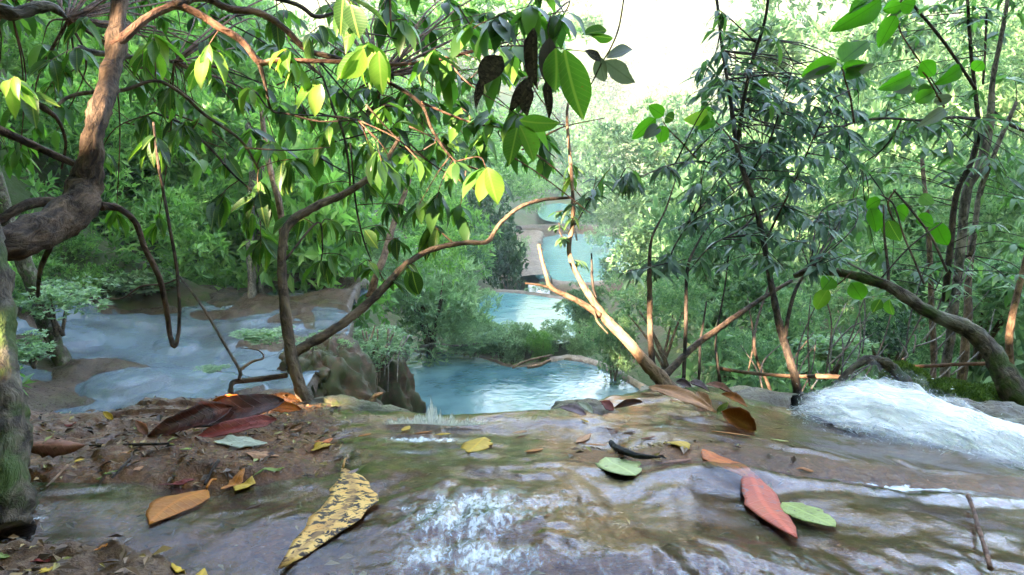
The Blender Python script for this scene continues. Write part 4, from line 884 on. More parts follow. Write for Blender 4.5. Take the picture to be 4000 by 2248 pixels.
# ---- the sunlit tree that leans out over the pool
gC = P(2590, 1500, 1.62)
C = Tree('leaning_tree', gC, 'leaning tree with sunlit orange bark and a broken stub', 'tree')
C.limb([(2620, 1540, 1.6, 130), (2580, 1480, 1.62, 100), (2518, 1415, 1.63, 76), (2440, 1322, 1.65, 64), (2365, 1245, 1.67, 58), (2310, 1165, 1.69, 44), (2258, 1080, 1.72, 32), (2228, 1008, 1.74, 30), (2224, 950, 1.76, 28), (2236, 880, 1.78, 26), (2238, 776, 1.8, 22), (2226, 600, 1.84, 20), (2215, 440, 1.88, 14), (2240, 320, 1.92, 8)], M_bark3, 'trunk', 12, 0.1, 0.3)
C.limb([(2345, 1235, 1.67, 40), (2290, 1196, 1.66, 38), (2240, 1168, 1.65, 34), (2190, 1146, 1.64, 32), (2150, 1120, 1.63, 30), (2136, 1080, 1.63, 24), (2122, 1030, 1.63, 22), (2105, 955, 1.63, 20)], M_bark3, 'broken_stub', 8, 0.12, 0.3)
C.limb([(2150, 1122, 1.63, 16), (2105, 1112, 1.62, 13), (2052, 1106, 1.61, 10)], M_bark3, 'broken_stub', 6)
C.limb([(2555, 1465, 1.63, 52), (2546, 1380, 1.65, 38), (2540, 1268, 1.67, 36), (2538, 1150, 1.69, 34), (2536, 1050, 1.71, 28), (2546, 930, 1.74, 14), (2600, 820, 1.78, 9), (2640, 700, 1.82, 6)], M_bark1, 'stem', 8, 0.1, 0.3)
C.limb([(2585, 1485, 1.62, 56), (2647, 1420, 1.66, 46), (2725, 1345, 1.72, 42), (2828, 1272, 1.8, 36), (2911, 1214, 1.88, 32), (3000, 1152, 1.96, 28), (3090, 1100, 2.04, 22)], M_bark1, 'limb', 8, 0.12, 0.4)
C.limb([(2672, 1480, 1.66, 26), (2676, 1380, 1.68, 24), (2680, 1268, 1.7, 24), (2684, 1060, 1.74, 20), (2720, 960, 1.78, 12), (2776, 870, 1.82, 8)], M_bark4, 'stem', 7, 0.1, 0.4)
C.limb([(2320, 1215, 1.66, 12), (2335, 1260, 1.65, 10), (2375, 1305, 1.64, 6)], M_bark3, 'peeling_bark', 5)
C.limb([(2310, 1060, 1.72, 12), (2318, 1120, 1.7, 14), (2330, 1170, 1.7, 14)], M_bark4, 'twig', 5); C.limb([(2310, 990, 1.72, 8), (2312, 1070, 1.72, 12)], M_bark4, 'twig', 5)
C.limb([(2238, 890, 1.78, 8), (2270, 840, 1.8, 7), (2310, 770, 1.82, 4)], M_bark4, 'twig', 5)
C.limb([(2224, 960, 1.76, 9), (2200, 930, 1.77, 6), (2185, 905, 1.78, 4)], M_bark3, 'twig', 5)
NB = M_lf_b; NM = M_lf_n
for c in [(2190, 925, 1.75, 7, 60, [NM, G]), (2180, 870, 1.8, 8, 55, [NM]), (2170, 830, 1.8, 7, 55, [NM, G]), (2230, 790, 1.7, 4, 90, [D]), (2290, 760, 1.75, 6, 90, [NM, NB]), (2310, 780, 1.75, 3, 70, [Yl]), (2270, 1020, 1.75, 6, 55, [NM]), (2330, 690, 1.8, 10, 80, [NB, NM]), (2260, 660, 1.85, 9, 80, [NM]), (2200, 720, 1.85, 8, 80, [NM, G]), (2400, 640, 1.85, 10, 90, [NB, NM])]:
    C.cluster(c[0], c[1], c[2], c[3], c[4], 'narrow' if c[4] > 60 else 'lance', c[5], 0.6, 0.9)
C.bag.build(C.t, M_bag_n)
# ---- the dark slender tree with narrow leaves
E = Tree('slender_tree', P(3125, 1640, 1.75), 'slender dark tree with narrow blue-green leaves beside the white water')
E.limb([(3140, 1690, 1.72, 62), (3120, 1610, 1.75, 56), (3108, 1500, 1.76, 52), (3070, 1360, 1.78, 50), (3040, 1240, 1.8, 44), (3015, 1110, 1.82, 38), (2985, 950, 1.84, 36), (2950, 800, 1.86, 36), (2905, 680, 1.88, 34), (2875, 560, 1.9, 30), (2852, 380, 1.92, 24), (2822, 200, 1.94, 20), (2800, 0, 1.96, 16), (2790, -150, 1.98, 12)], M_bark4, 'trunk', 10, 0.12, 0.4)
E.limb([(2880, 570, 1.9, 26), (2900, 410, 1.88, 24), (2935, 250, 1.86, 22), (2985, 90, 1.84, 18), (3010, -80, 1.82, 14)], M_bark4, 'branch', 7)
E.limb([(3062, 1340, 1.78, 26), (3088, 1200, 1.8, 24), (3120, 1110, 1.82, 20), (3165, 1056, 1.84, 12)], M_bark4, 'branch', 7)
E.limb([(2870, 750, 1.87, 10), (2780, 640, 1.84, 9), (2640, 640, 1.8, 8), (2500, 690, 1.77, 7), (2420, 700, 1.75, 4)], M_bark5, 'branch', 5)
E.limb([(2960, 830, 1.86, 12), (2890, 900, 1.8, 9), (2780, 960, 1.76, 8), (2690, 1060, 1.74, 5)], M_bark4, 'branch', 5)
E.limb([(2985, 950, 1.84, 14), (3050, 820, 1.82, 12), (3110, 700, 1.8, 10), (3180, 540, 1.78, 8), (3260, 380, 1.76, 5)], M_bark4, 'branch', 5)
E.limb([(2920, 700, 1.88, 10), (3000, 560, 1.84, 9), (3050, 420, 1.82, 7), (3100, 250, 1.8, 4)], M_bark4, 'branch', 5)
E.limb([(2650, 1090, 1.72, 10), (2620, 1000, 1.72, 8), (2700, 860, 1.76, 8), (2800, 740, 1.8, 6)], M_bark4, 'branch', 5)
EC = [(2800, 40), (2835, 140), (2765, 110), (2850, 240), (2785, 300), (2830, 330), (2905, 220), (2950, 90), (3005, 140), (2850, 470), (2930, 410), (3000, 400), (3080, 400), (3150, 350), (2760, 550), (2840, 560), (2520, 690), (2430, 700), (2480, 660), (2640, 690), (2740, 650), (2900, 610), (3000, 570), (3100, 600), (3200, 450), (3250, 560), (3110, 740), (3150, 850), (3050, 900), (2960, 870), (2850, 800), (2750, 850), (2650, 900), (2600, 980), (2500, 1030), (2450, 1060), (2700, 1010), (2760, 1090), (2900, 950), (3000, 990), (3150, 950), (3250, 900), (3300, 930), (3060, 1040), (3330, 990), (3200, 740), (3060, 690), (2990, 740), (3180, 620), (2570, 1050), (2820, 680), (2690, 760)]
for i, (x, y) in enumerate(EC):
    E.cluster(x, y, 1.70 + 0.12 * ((i * 37) % 5 - 2) / 2, 14, 92 if y > 520 else 76, 'narrow', [NB, NB, NM] if y > 350 else [NM, NB], 0.5 if y > 600 else 0.3, 1.0, sub=M_bark4)
rr = random.Random(15)
for i in range(95):
    E.cluster(rr.uniform(2700, 3350), rr.uniform(250, 1050), rr.uniform(1.9, 2.3), 15, 80, 'narrow', [NB, NM, NM], 0.45, 1.0, sub=M_bark4)
E.bag.build(E.t, M_bag_b)

# ---- the mossy leaning limb on the right and the grey stems behind
Hh = Tree('leaning_limb_tree', P(4020, 1640, 1.9), 'mossy thick limb leaning in from the right edge')
Hh.limb([(4120, 1800, 1.8, 280), (4020, 1620, 1.88, 210), (3945, 1500, 1.92, 170), (3880, 1395, 1.95, 130), (3797, 1299, 1.98, 110), (3673, 1240, 2.0, 88), (3570, 1186, 2.03, 76), (3466, 1116, 2.06, 68), (3362, 1080, 2.08, 60), (3259, 1060, 2.1, 52), (3166, 1056, 2.12, 44), (3100, 1080, 2.14, 26)], M_bark1m, 'limb', 12, 0.16, 0.5)
Hh.limb([(3640, 1225, 2.02, 14), (3560, 1150, 2.04, 13), (3420, 1080, 2.06, 12), (3330, 1035, 2.08, 12), (3240, 990, 2.1, 8)], M_bark5, 'branch', 6)
Hh.limb([(3470, 1110, 2.06, 18), (3468, 1040, 2.08, 16), (3455, 930, 2.1, 12), (3450, 800, 2.12, 7)], M_bark1, 'branch', 6)
Hh.limb([(3610, 1110, 2.05, 12), (3570, 1010, 2.07, 11), (3530, 920, 2.1, 10), (3490, 800, 2.12, 9), (3440, 760, 2.15, 6)], M_bark1, 'branch', 6)
Hh.limb([(3700, 1060, 2.05, 14), (3640, 930, 2.08, 13), (3560, 820, 2.12, 12), (3490, 740, 2.16, 8)], M_bark1, 'branch', 6)
Hh.limb([(3440, 1090, 2.06, 8), (3560, 960, 2.06, 8), (3680, 870, 2.06, 6)], M_bark4, 'branch', 5)
S6 = Tree('grey_stem_tree', P(3705, 1560, 2.7), 'cluster of grey upright stems near the right edge')
S6.limb([(3690, 1480, 2.6, 60), (3715, 1300, 2.6, 56), (3738, 1110, 2.6, 56), (3752, 950, 2.6, 58), (3775, 750, 2.6, 60), (3830, 640, 2.6, 56), (3855, 540, 2.6, 58), (3868, 440, 2.6, 46), (3880, 300, 2.6, 32), (3920, 100, 2.6, 26), (3950, -100, 2.6, 20)], M_bark5, 'stem', 10, 0.12, 0.3)
S6.limb([(3690, 1180, 2.55, 44), (3715, 950, 2.55, 38), (3735, 760, 2.55, 34), (3790, 640, 2.55, 34), (3822, 520, 2.55, 34), (3812, 380, 2.55, 24), (3792, 200, 2.55, 20), (3780, 0, 2.55, 16), (3770, -150, 2.55, 12)], M_bark4, 'stem', 8, 0.12, 0.3)
S6.limb([(3790, 1000, 2.7, 34), (3830, 750, 2.7, 32), (3900, 560, 2.7, 28), (3970, 400, 2.7, 22)], M_bark5, 'stem', 8)
S6.limb([(3812, 350, 2.5, 22), (3740, 240, 2.45, 18), (3660, 130, 2.4, 18), (3560, 10, 2.35, 15), (3520, -80, 2.3, 12)], M_bark4, 'branch', 7)
S6.limb([(3820, 466, 2.5, 24), (3725, 458, 2.4, 18), (3600, 470, 2.35, 15), (3518, 466, 2.3, 14), (3420, 465, 2.25, 13), (3330, 482, 2.2, 13), (3250, 510, 2.15, 12), (3176, 540, 2.1, 8)], M_bark4, 'branch', 6)
S6.limb([(3520, 470, 2.3, 12), (3490, 530, 2.3, 11), (3440, 590, 2.32, 8), (3370, 640, 2.34, 5)], M_bark4, 'branch', 5)
S6.limb([(3855, 30, 2.6, 12), (3848, 200, 2.6, 12), (3840, 330, 2.6, 12)], M_bark4, 'branch', 5)
S6.limb([(3880, 440, 2.6, 26), (3930, 480, 2.6, 22), (4020, 520, 2.6, 16)], M_bark4, 'branch', 6)
S6.limb([(3500, 60, 2.3, 9), (3520, 130, 2.3, 9), (3570, 210, 2.3, 8), (3680, 370, 2.4, 7)], M_twig, 'branch', 5)
rr = random.Random(25)
for i in range(95):
    x = rr.uniform(3300, 4080); y = rr.uniform(-40, 1180)
    S6.cluster(x, y, rr.uniform(2.2, 3.0), 11, rr.uniform(66, 92), 'narrow' if i % 3 else 'lance', [NM, NM, NB] if y > 500 else [NM], 0.3, 1.0, sub=M_bark4)
S6.bag.build(S6.t, M_bag_n)
treetrunk([(3650, 1620, 3.6, 60), (3648, 1500, 3.6, 42), (3645, 1400, 3.6, 36), (3640, 1250, 3.6, 34), (3625, 900, 3.6, 30), (3600, 600, 3.7, 22)], M_bark2, 'pale brown stem standing left of the stout stem by the fallen pole')
treetrunk([(3740, 1640, 3.2, 78), (3755, 1500, 3.2, 60), (3770, 1360, 3.2, 54), (3780, 1200, 3.2, 50), (3800, 900, 3.3, 40)], M_bark2, 'stout pale stem behind the fallen pole')
treetrunk([(3950, 1560, 2.6, 50), (3940, 1350, 2.6, 44), (3955, 1250, 2.6, 44), (3980, 1150, 2.6, 40), (4030, 900, 2.6, 36)], M_bark3, 'reddish stem at the right edge behind the mossy limb')
treetrunk([(3030, 1600, 2.6, 20), (3000, 1500, 2.6, 18), (2950, 1380, 2.6, 18), (2960, 1250, 2.7, 14), (3010, 1100, 2.8, 10)], M_bark1, 'thin bent stem left of the slender dark tree')
treetrunk([(2812, 1560, 1.9, 22), (2813, 1500, 1.9, 22), (2805, 1430, 1.9, 16), (2797, 1320, 1.95, 12), (2830, 1130, 2.0, 9), (2850, 960, 2.05, 6)], M_bark4, 'thin dark sapling stem holding up the pole end')
treetrunk([(2730, 1530, 1.8, 20), (2735, 1440, 1.8, 15), (2738, 1330, 1.85, 13), (2760, 1180, 1.9, 8)], M_bark4, 'short dark stem beside the leaf heap')
# tangle of thin roots and canes on the right bank
rr = random.Random(41)
TG = Tree('tangled_canes', P(3480, 1520, 2.8), 'tangle of thin bare canes on the shaded right bank', 'canes')
for i in range(26):
    x0 = rr.uniform(3150, 3720); y0 = rr.uniform(1330, 1560); x1 = x0 + rr.uniform(-60, 260); y1 = y0 - rr.uniform(60, 420)
    d0 = rr.uniform(2.2, 3.4); TG.limb([(x0, y0, d0, 9), ((x0 + x1) / 2 + rr.uniform(-40, 40), (y0 + y1) / 2 + rr.uniform(-30, 30), d0 + .1, 8), (x1, y1, d0 + .2, 4)], [M_bark5, M_bark1, M_bark4][i % 3], 'cane', 5, 0.1, 2.0)
for i in range(7):
    x0 = rr.uniform(2880, 3120); y0 = rr.uniform(1420, 1600); x1 = x0 + rr.uniform(-120, 120); y1 = y0 - rr.uniform(100, 350); d0 = rr.uniform(2.2, 3.4)
    TG.limb([(x0, y0, d0, 9), ((x0 + x1) / 2 + rr.uniform(-30, 30), (y0 + y1) / 2, d0 + .1, 8), (x1, y1, d0 + .2, 4)], [M_bark1, M_bark4][i % 2], 'cane', 5, 0.1, 2.0)

# ---- broad-leaved saplings
def sapling(label, stem, leaves, d, base=None):
    t = Tree('broad_leaved_sapling', P(stem[0][0], stem[0][1], d), label, 'sapling')
    t.t['group'] = 'broad-leaved saplings'
    t.limb([(x, y, d + 0.02, w) for x, y, w in stem], M_twig, 'stem', 6)
    for b, tp, w, m in leaves:
        t.leaf(b, tp, d, 'broad' if w > 38 else 'lance', m, w, random.uniform(-0.03, 0.03), random.uniform(-0.5, 0.5))
    return t
Br, Gr = M_lf_br, M_lf_gr
sapling('broad-leaved twig hanging into the upper right with big bright leaves', [(3640, -140, 12), (3540, -20, 10), (3490, 40, 8), (3450, 40, 5)],
        [((3440, 0), (3275, 122), 72, Br), ((3400, -20), (3335, 30), 50, Br), ((3500, 62), (3432, 182), 62, Br), ((3520, 20), (3450, 40), 50, Br), ((3520, 10), (3580, 30), 60, Br)], 1.9)
sapling('broad-leaved sapling with a rounded bright leaf above the horizontal branch', [(3335, 480, 11), (3320, 380, 10), (3300, 310, 9), (3288, 262, 7)],
        [((3285, 245), (3390, 155), 92, Br), ((3270, 238), (3136, 292), 58, Br), ((3262, 262), (3128, 316), 34, Gr), ((3290, 265), (3385, 248), 50, Br), ((3300, 300), (3360, 290), 44, Br), ((3300, 270), (3420, 262), 34, Gr)], 1.85)
sapling('broad-leaved sapling with grey leaf backs beside the forked dark stem', [(3690, 420, 11), (3660, 370, 10), (3620, 300, 9), (3580, 260, 7)],
        [((3752, 268), (3668, 325), 56, Br), ((3600, 240), (3650, 300), 66, Br), ((3560, 292), (3452, 345), 56, Br), ((3575, 400), (3660, 352), 52, Br), ((3566, 350), (3490, 355), 40, Gr), ((3640, 345), (3585, 372), 52, M_lf_d), ((3690, 428), (3590, 492), 46, Gr), ((3840, 240), (3800, 280), 50, Br), ((3720, 380), (3640, 395), 40, Gr)], 2.1)
sapling('leafy sprig with three pale bright leaves below the bright opening', [(2720, 620, 9), (2660, 555, 8), (2610, 505, 7), (2588, 470, 5)],
        [((2592, 452), (2536, 416), 50, Br), ((2562, 464), (2470, 542), 48, Br), ((2578, 500), (2518, 532), 44, Gr), ((2588, 490), (2580, 560), 52, Br), ((2600, 455), (2632, 468), 46, M_lf_d)], 1.75)
sapling('sprig of yellow-green leaves beside the slender dark trunk', [(2870, 560, 8), (2820, 500, 7), (2790, 470, 6), (2765, 450, 4)],
        [((2765, 440), (2690, 472), 58, M_lf_y), ((2790, 462), (2735, 500), 50, Br), ((2800, 430), (2735, 425), 40, Br), ((2960, 320), (3020, 350), 44, Br)], 1.75)
sapling('broad-leaved plant hanging from the thin branches above the leaning limb', [(3500, 740, 10), (3470, 790, 9), (3480, 840, 8), (3520, 900, 5)],
        [((3400, 815), (3430, 905), 62, Br), ((3490, 820), (3562, 850), 60, Br), ((3470, 862), (3512, 945), 72, M_lf_g), ((3655, 870), (3690, 960), 78, Br), ((3580, 850), (3645, 880), 52, Br), ((3440, 780), (3375, 810), 50, Br), ((3600, 760), (3640, 800), 50, M_lf_n)], 2.15)
sapling('sprig of broad leaves hanging below the leaning limb', [(3330, 1060, 8), (3290, 1100, 7), (3260, 1120, 5)],
        [((3250, 1085), (3215, 1130), 62, Br), ((3235, 1130), (3180, 1212), 56, M_lf_y), ((3325, 1105), (3372, 1175), 66, Br), ((3440, 1170), (3410, 1220), 34, M_lf_g), ((3475, 1170), (3480, 1240), 34, M_lf_g)], 2.05)

# ---- poles and driftwood
def stick(name, L, mat, label, cat, seg=7, lump=0.15, wob=0.6):
    pts, rad = pxline(L); o = tube(name, pts, rad, mat, None, seg, 6, lump, wob); return tag(o, label, cat, {'fallen_pole': 'fallen poles on the right bank', 'driftwood_branch': 'driftwood round the teal pool'}.get(name))
stick('fallen_pole', [(2800, 1438, 1.92, 20), (2900, 1452, 1.92, 22), (3010, 1464, 1.92, 22), (3120, 1470, 1.92, 24), (3220, 1468, 1.92, 30), (3310, 1474, 1.92, 26)], M_bark3, 'thin fallen pole with sunlit orange end across the stems', 'pole')
stick('fallen_pole', [(3500, 1430, 2.3, 24), (3600, 1432, 2.28, 24), (3750, 1424, 2.25, 22), (3905, 1420, 2.2, 24)], M_twig, 'reddish horizontal pole resting against the mossy limb', 'pole')
stick('arching_root', [(3180, 1585, 1.72, 26), (3255, 1520, 1.74, 30), (3320, 1445, 1.76, 40), (3380, 1405, 1.78, 52), (3450, 1415, 1.8, 66), (3510, 1470, 1.82, 80), (3545, 1540, 1.82, 90), (3570, 1640, 1.8, 90)], M_bark1m, 'mossy root arching over the white water', 'root', 10, 0.25)
stick('driftwood_branch', [PZ(1535, 1408, -4.9).tolist() and (1540, 1405, 18.6, 14), (1600, 1372, 18.6, 14), (1690, 1345, 18.7, 13), (1800, 1352, 18.8, 11), (1880, 1340, 18.9, 8)], M_bark5, 'long bare branch hanging over the dark end of the teal pool', 'branch')
stick('driftwood_branch', [(2000, 1440, 17.9, 14), (2060, 1410, 17.9, 14), (2110, 1398, 18, 12), (2160, 1390, 18, 8)], M_bark2, 'short driftwood lying on the rim of the teal pool', 'branch')
stick('driftwood_branch', [(2060, 1435, 17.8, 20), (2110, 1425, 17.8, 22), (2150, 1405, 17.9, 14)], M_bark3, 'tan driftwood chunk at the foot of the rim bush', 'branch')
stick('old_root', [(1330, 1610, 5.0, 34), (1400, 1590, 5.0, 34), (1450, 1570, 5.0, 36), (1470, 1545, 5.0, 30), (1500, 1535, 5.0, 14)], M_bark2, 'pale bent root lying below the sapling', 'root')
rr = random.Random(77)
RT = Tree('hanging_rootlets', P(1400, 1500, 11.8), 'thin roots hanging down the brown rock buttress', 'roots')
for i in range(16):
    x0 = rr.uniform(1290, 1560); RT.limb([(x0 + rr.uniform(-10, 50), rr.uniform(1270, 1330), 11.9, 9), (x0, 1390, 11.7, 8), (x0 - rr.uniform(0, 50), rr.uniform(1430, 1560), 11.5, 4)], [M_bark2, M_bark5][i % 2], 'root', 5, 0.1, 1.5)

# ================================================================== WHITE WATER
def white_mat(name, cover, scale):
    m, nt, out = newmat(name)
    a = attr(nt, 'st').outputs['Vector']
    n = noise(nt, mapping(nt, a, scale), 1.0, 5, 0.6, 0.3)
    e = attr(nt, 'edge').outputs['Fac']
    al = mth(nt, 'MULTIPLY', mth(nt, 'MULTIPLY', mth(nt, 'ADD', mth(nt, 'MULTIPLY', mth(nt, 'SUBTRACT', n, 0.5), 2.2), mth(nt, 'MULTIPLY', e, cover)), 1.5, True), mth(nt, 'MULTIPLY', e, 3.0, True))
    p = principled(nt, ramp(nt, [(0.30, (0.80, 0.83, 0.90)), (0.45, (0.97, 0.975, 0.985))], n), 0.4, 0.4, bump(nt, n, 0.3, 0.02))
    t = nd(nt, 'ShaderNodeBsdfTranslucent'); t.inputs[0].default_value = (0.95, 0.96, 0.98, 1)
    mx = nd(nt, 'ShaderNodeMixShader'); mx.inputs[0].default_value = 0.12; nt.links.new(p, mx.inputs[1]); nt.links.new(t.outputs[0], mx.inputs[2])
    tr = nd(nt, 'ShaderNodeBsdfTransparent')
    m2 = nd(nt, 'ShaderNodeMixShader'); nt.links.new(al, m2.inputs[0]); nt.links.new(tr.outputs[0], m2.inputs[1]); nt.links.new(mx.outputs[0], m2.inputs[2])
    nt.links.new(m2.outputs[0], out.inputs[0]); return m
M_white = white_mat('white_water', 1.15, (4, 70, 1))
def _spray():
    m, nt, out = newmat('spray')
    p = principled(nt, (0.93, 0.95, 0.97), 0.3, 0.5)
    t = nd(nt, 'ShaderNodeBsdfTranslucent'); t.inputs[0].default_value = (0.95, 0.97, 0.99, 1)
    mx = nd(nt, 'ShaderNodeMixShader'); mx.inputs[0].default_value = 0.4; nt.links.new(p, mx.inputs[1]); nt.links.new(t.outputs[0], mx.inputs[2])
    tr = nd(nt, 'ShaderNodeBsdfTransparent'); m2 = nd(nt, 'ShaderNodeMixShader'); m2.inputs[0].default_value = 0.78
    nt.links.new(tr.outputs[0], m2.inputs[1]); nt.links.new(mx.outputs[0], m2.inputs[2]); nt.links.new(m2.outputs[0], out.inputs[0]); return m
M_spray = _spray()
def strands(paths, rads, seg=4):
    """many thin threads of water: paths (n, k, 3)"""
    p = np.asarray(paths); n, k, _ = p.shape
    tg = np.gradient(p, axis=1); tg /= np.linalg.norm(tg, axis=2)[..., None] + 1e-9
    u = np.cross(tg, np.array([0.2, 0.3, 0.93])); u /= np.linalg.norm(u, axis=2)[..., None] + 1e-9; w = np.cross(tg, u)
    prof = np.sin(np.linspace(0.12, math.pi - 0.12, k))
    a = np.linspace(0, 2 * math.pi, seg, endpoint=False)
    v = p[:, :, None] + (u[:, :, None] * np.cos(a)[:, None] + w[:, :, None] * np.sin(a)[:, None]) * (np.asarray(rads)[:, None] * prof[None])[:, :, None, None]
    idx = np.arange(n * k * seg).reshape(n, k, seg)
    f = np.stack([idx[:, :-1], np.roll(idx[:, :-1], -1, 2), np.roll(idx[:, 1:], -1, 2), idx[:, 1:]], -1).reshape(-1, 4)
    return v.reshape(-1, 3), f
bot = np.array([P(*q) for q in [(4300, 1900, 1.10), (4050, 1845, 1.15), (3800, 1785, 1.21), (3500, 1722, 1.28), (3250, 1672, 1.36), (3090, 1645, 1.45)]])
top = np.array([P(*q) for q in [(4300, 1880, 1.40), (4050, 1800, 1.48), (3850, 1730, 1.55), (3690, 1650, 1.62), (3540, 1575, 1.68), (3400, 1555, 1.72), (3250, 1600, 1.72), (3080, 1655, 1.6)]])
bs = crom(bot, 24); ts = crom(top, 18)
ns, nt_ = 110, 36
bi = np.array([bs[int(i)] for i in np.linspace(0, len(bs) - 1, ns)]); ti = np.array([ts[int(i)] for i in np.linspace(0, len(ts) - 1, ns)])
def fall_pt(s, t):
    i = np.clip(s * (ns - 1), 0, ns - 1.001); a = i.astype(int); fr = (i - a)[..., None]
    b = bi[a] * (1 - fr) + bi[a + 1] * fr; u = ti[a] * (1 - fr) + ti[a + 1] * fr
    p = b * (1 - t[..., None]) + u * t[..., None]
    p = p.copy(); hump = np.sin(np.clip(t, 0, 1) * math.pi)
    p[..., 2] += 0.012 * hump + 0.014 * fbm(s * 7 - t * 2, t * 16, 3)
    return p
S_, T_ = np.meshgrid(np.linspace(0, 1, ns), np.linspace(0, 1, nt_))
fall = None
for k in range(6):                      # layers of torn water, each with its own streaks
    pt = fall_pt(S_, T_); q0 = T_ - 0.30 * S_
    rid = fbm(S_ * 5 + 9 * k, q0 * 26 + 3 * k, 3)
    pt[..., 2] += 0.008 * k * ss(0, 0.25, T_) + (0.006 + 0.0022 * k) * rid * ss(0, 0.2, T_)
    pt[..., 2] += 0.045 * np.maximum(rid, 0) * ss(0.7, 1.0, T_) * (0.4 + 0.25 * k)
    edge = np.clip(np.minimum(T_ * (5 - 0.5 * k), (1 - T_) * (3.0 - 0.3 * k)) * np.minimum(1, (1 - S_) * 3.2), 0, 1) * (0.9 - 0.08 * k)
    me = mesh_np('white_water', pt, grid_faces(ns, nt_), M_white, True, {'st': ('FLOAT_VECTOR', 'POINT', np.stack([S_ * 2.2 + 3.3 * k, q0 * 0.62 + 5.1 * k, 0 * S_], -1)), 'edge': ('FLOAT', 'POINT', edge)})
    if fall is None: fall = tag(link('white_water', me), 'rushing white water pouring off the right side of the ledge', None, None, 'structure')
    else: link('water_layer', me, fall)
r = np.random.default_rng(8); n = 700
s0 = r.uniform(0, 0.97, n); t0 = r.beta(1.6, 1.4, n); ln = r.uniform(0.04, 0.16, n); rise = r.normal(0.35, 0.25, n) * ln * 2
q = np.linspace(0, 1, 6)
paths = fall_pt(np.clip(s0[:, None] + ln[:, None] * q, 0, 1), np.clip(t0[:, None] + rise[:, None] * q, -0.02, 1.15))
paths[..., 2] += (r.uniform(0.0, 0.022, n) * (0.4 + t0))[:, None] + (0.05 * ln * r.random(n))[:, None] * np.sin(q * 3.1)
sv, sf = strands(paths, 0.00025 + 0.0007 * r.random(n) ** 2.5)
# loose drops flung up along the crest and the lower edge
nd_ = 1500; sd = r.uniform(0, 1, nd_); up = r.random(nd_) < 0.55
pd = fall_pt(sd, np.where(up, 1.0, 0.0)) + r.normal(0, 0.012, (nd_, 3)); pd[:, 2] += np.abs(r.normal(0, 0.022, nd_))
dp = pd[:, None] + np.linspace(-0.5, 0.5, 4)[None, :, None] * (r.normal(0, 1, (nd_, 1, 3)) * np.array([1, 0.4, 0.6]) + np.array([-0.6, 0.1, 0.5])) * r.uniform(0.0015, 0.006, (nd_, 1, 1))
dv, df_ = strands(dp, r.uniform(0.0003, 0.0009, nd_))
tag(link('spray', mesh_np('spray', np.vstack([sv, dv]), np.vstack([sf, df_ + len(sv)]), M_spray), fall), kind='stuff')

spl = None
for k in range(4):                      # a low crown of broken water thrown up at the lip
    S2, T2 = np.meshgrid(np.linspace(0, 1, 120), np.linspace(0, 1, 9)); r = np.random.default_rng(90 + k)
    hh = 0.006 + 0.030 * np.exp(-((S2 - 0.5) / 0.17) ** 2) * np.maximum(0, 0.25 + fbm(S2 * 30 + 7 * k, 0 * S2 + k, 3) * 1.3) + 0.010 * np.maximum(0, fbm(S2 * 22 + 3 * k, 0 * S2, 2))
    base = np.array([P(a, 1660 - 4 * math.sin(a / 60), 1.13 + 0.012 * k) for a in np.linspace(1480, 1920, 120)])
    pt = np.repeat(base[None], 9, 0); pt[..., 2] += T2 * hh; pt[..., 1] += 0.4 * T2 * hh; pt[..., 0] += (S2 - 0.5) * 1.2 * T2 * hh
    me = mesh_np('splash', pt, grid_faces(120, 9), M_white, True, {'st': ('FLOAT_VECTOR', 'POINT', np.stack([T2 * 0.25 + k, S2 * 0.9 + 2 * k, 0 * S2], -1)), 'edge': ('FLOAT', 'POINT', np.clip((1 - T2) * 0.75, 0, 0.6) * np.minimum(1, np.minimum(S2, 1 - S2) * 6))})
    if spl is None: spl = tag(link('splash', me), 'white splash leaping up at the lip before the teal pool', None, None, 'stuff')
    else: link('water_layer', me, spl)

# small falls between the pools
def curtain(a, b, z1, label, nm='waterfall'):
    p0, p1 = PZ(*a), PZ(*b); k = 24; m = 10
    s, t = np.meshgrid(np.linspace(0, 1, k), np.linspace(0, 1, m))
    v = p0 * (1 - s[..., None]) + p1 * s[..., None]; v[..., 2] = v[..., 2] * (1 - t) + z1 * t; v[..., 1] -= 0.5 * t ** 0.5 + 0.3 * fbm(s * 9, t * 2, 2)
    o = link(nm, mesh_np(nm, v, grid_faces(k, m), M_white, True, {'st': ('FLOAT_VECTOR', 'POINT', np.stack([t * 0.6, s * 1.5, 0 * s], -1)), 'edge': ('FLOAT', 'POINT', np.clip(np.minimum(s, 1 - s) * 5 * (1 - 0.4 * t), 0, 0.8))}))
    return tag(o, label, None, None, 'structure')
curtain((2060, 1110, -8.6), (2150, 1118, -8.6), -7.2 - 2.3, 'little white run spilling past the stepped bank')

# ================================================================== MOSSY ROCKS ON THE RIGHT
M_moss = rock_mat('moss', [(0.018, 0.03, 0.006), (0.05, 0.085, 0.012), (0.10, 0.15, 0.02)], 0.0, rough=0.95, scale=3.0, bstr=1.0, wet=0.1)
M_wrock = rock_mat('wet_brown_rock', [(0.03, 0.022, 0.016), (0.09, 0.07, 0.05), (0.19, 0.16, 0.12)], 0.6, (0.045, 0.06, 0.015), 0.35, 2.0, 0.8)
def tufts(c, size, seed, n, mat, ln=0.012):
    r = np.random.default_rng(seed); d = r.normal(0, 1, (n, 3)); d[:, 2] = np.abs(d[:, 2]); d /= np.linalg.norm(d, axis=1)[:, None]
    p = d * np.asarray(size) * (1 + 0.2 * fbm3(d * 1.7 + seed * 3.3, 3))[:, None]
    v, f = kites(p, d + r.normal(0, 0.5, (n, 3)), r.normal(0, 1, (n, 3)), ln * r.uniform(0.6, 1.5, n), ln * 0.3 * np.ones(n))
    return v, f, np.repeat(r.random(n), 4)
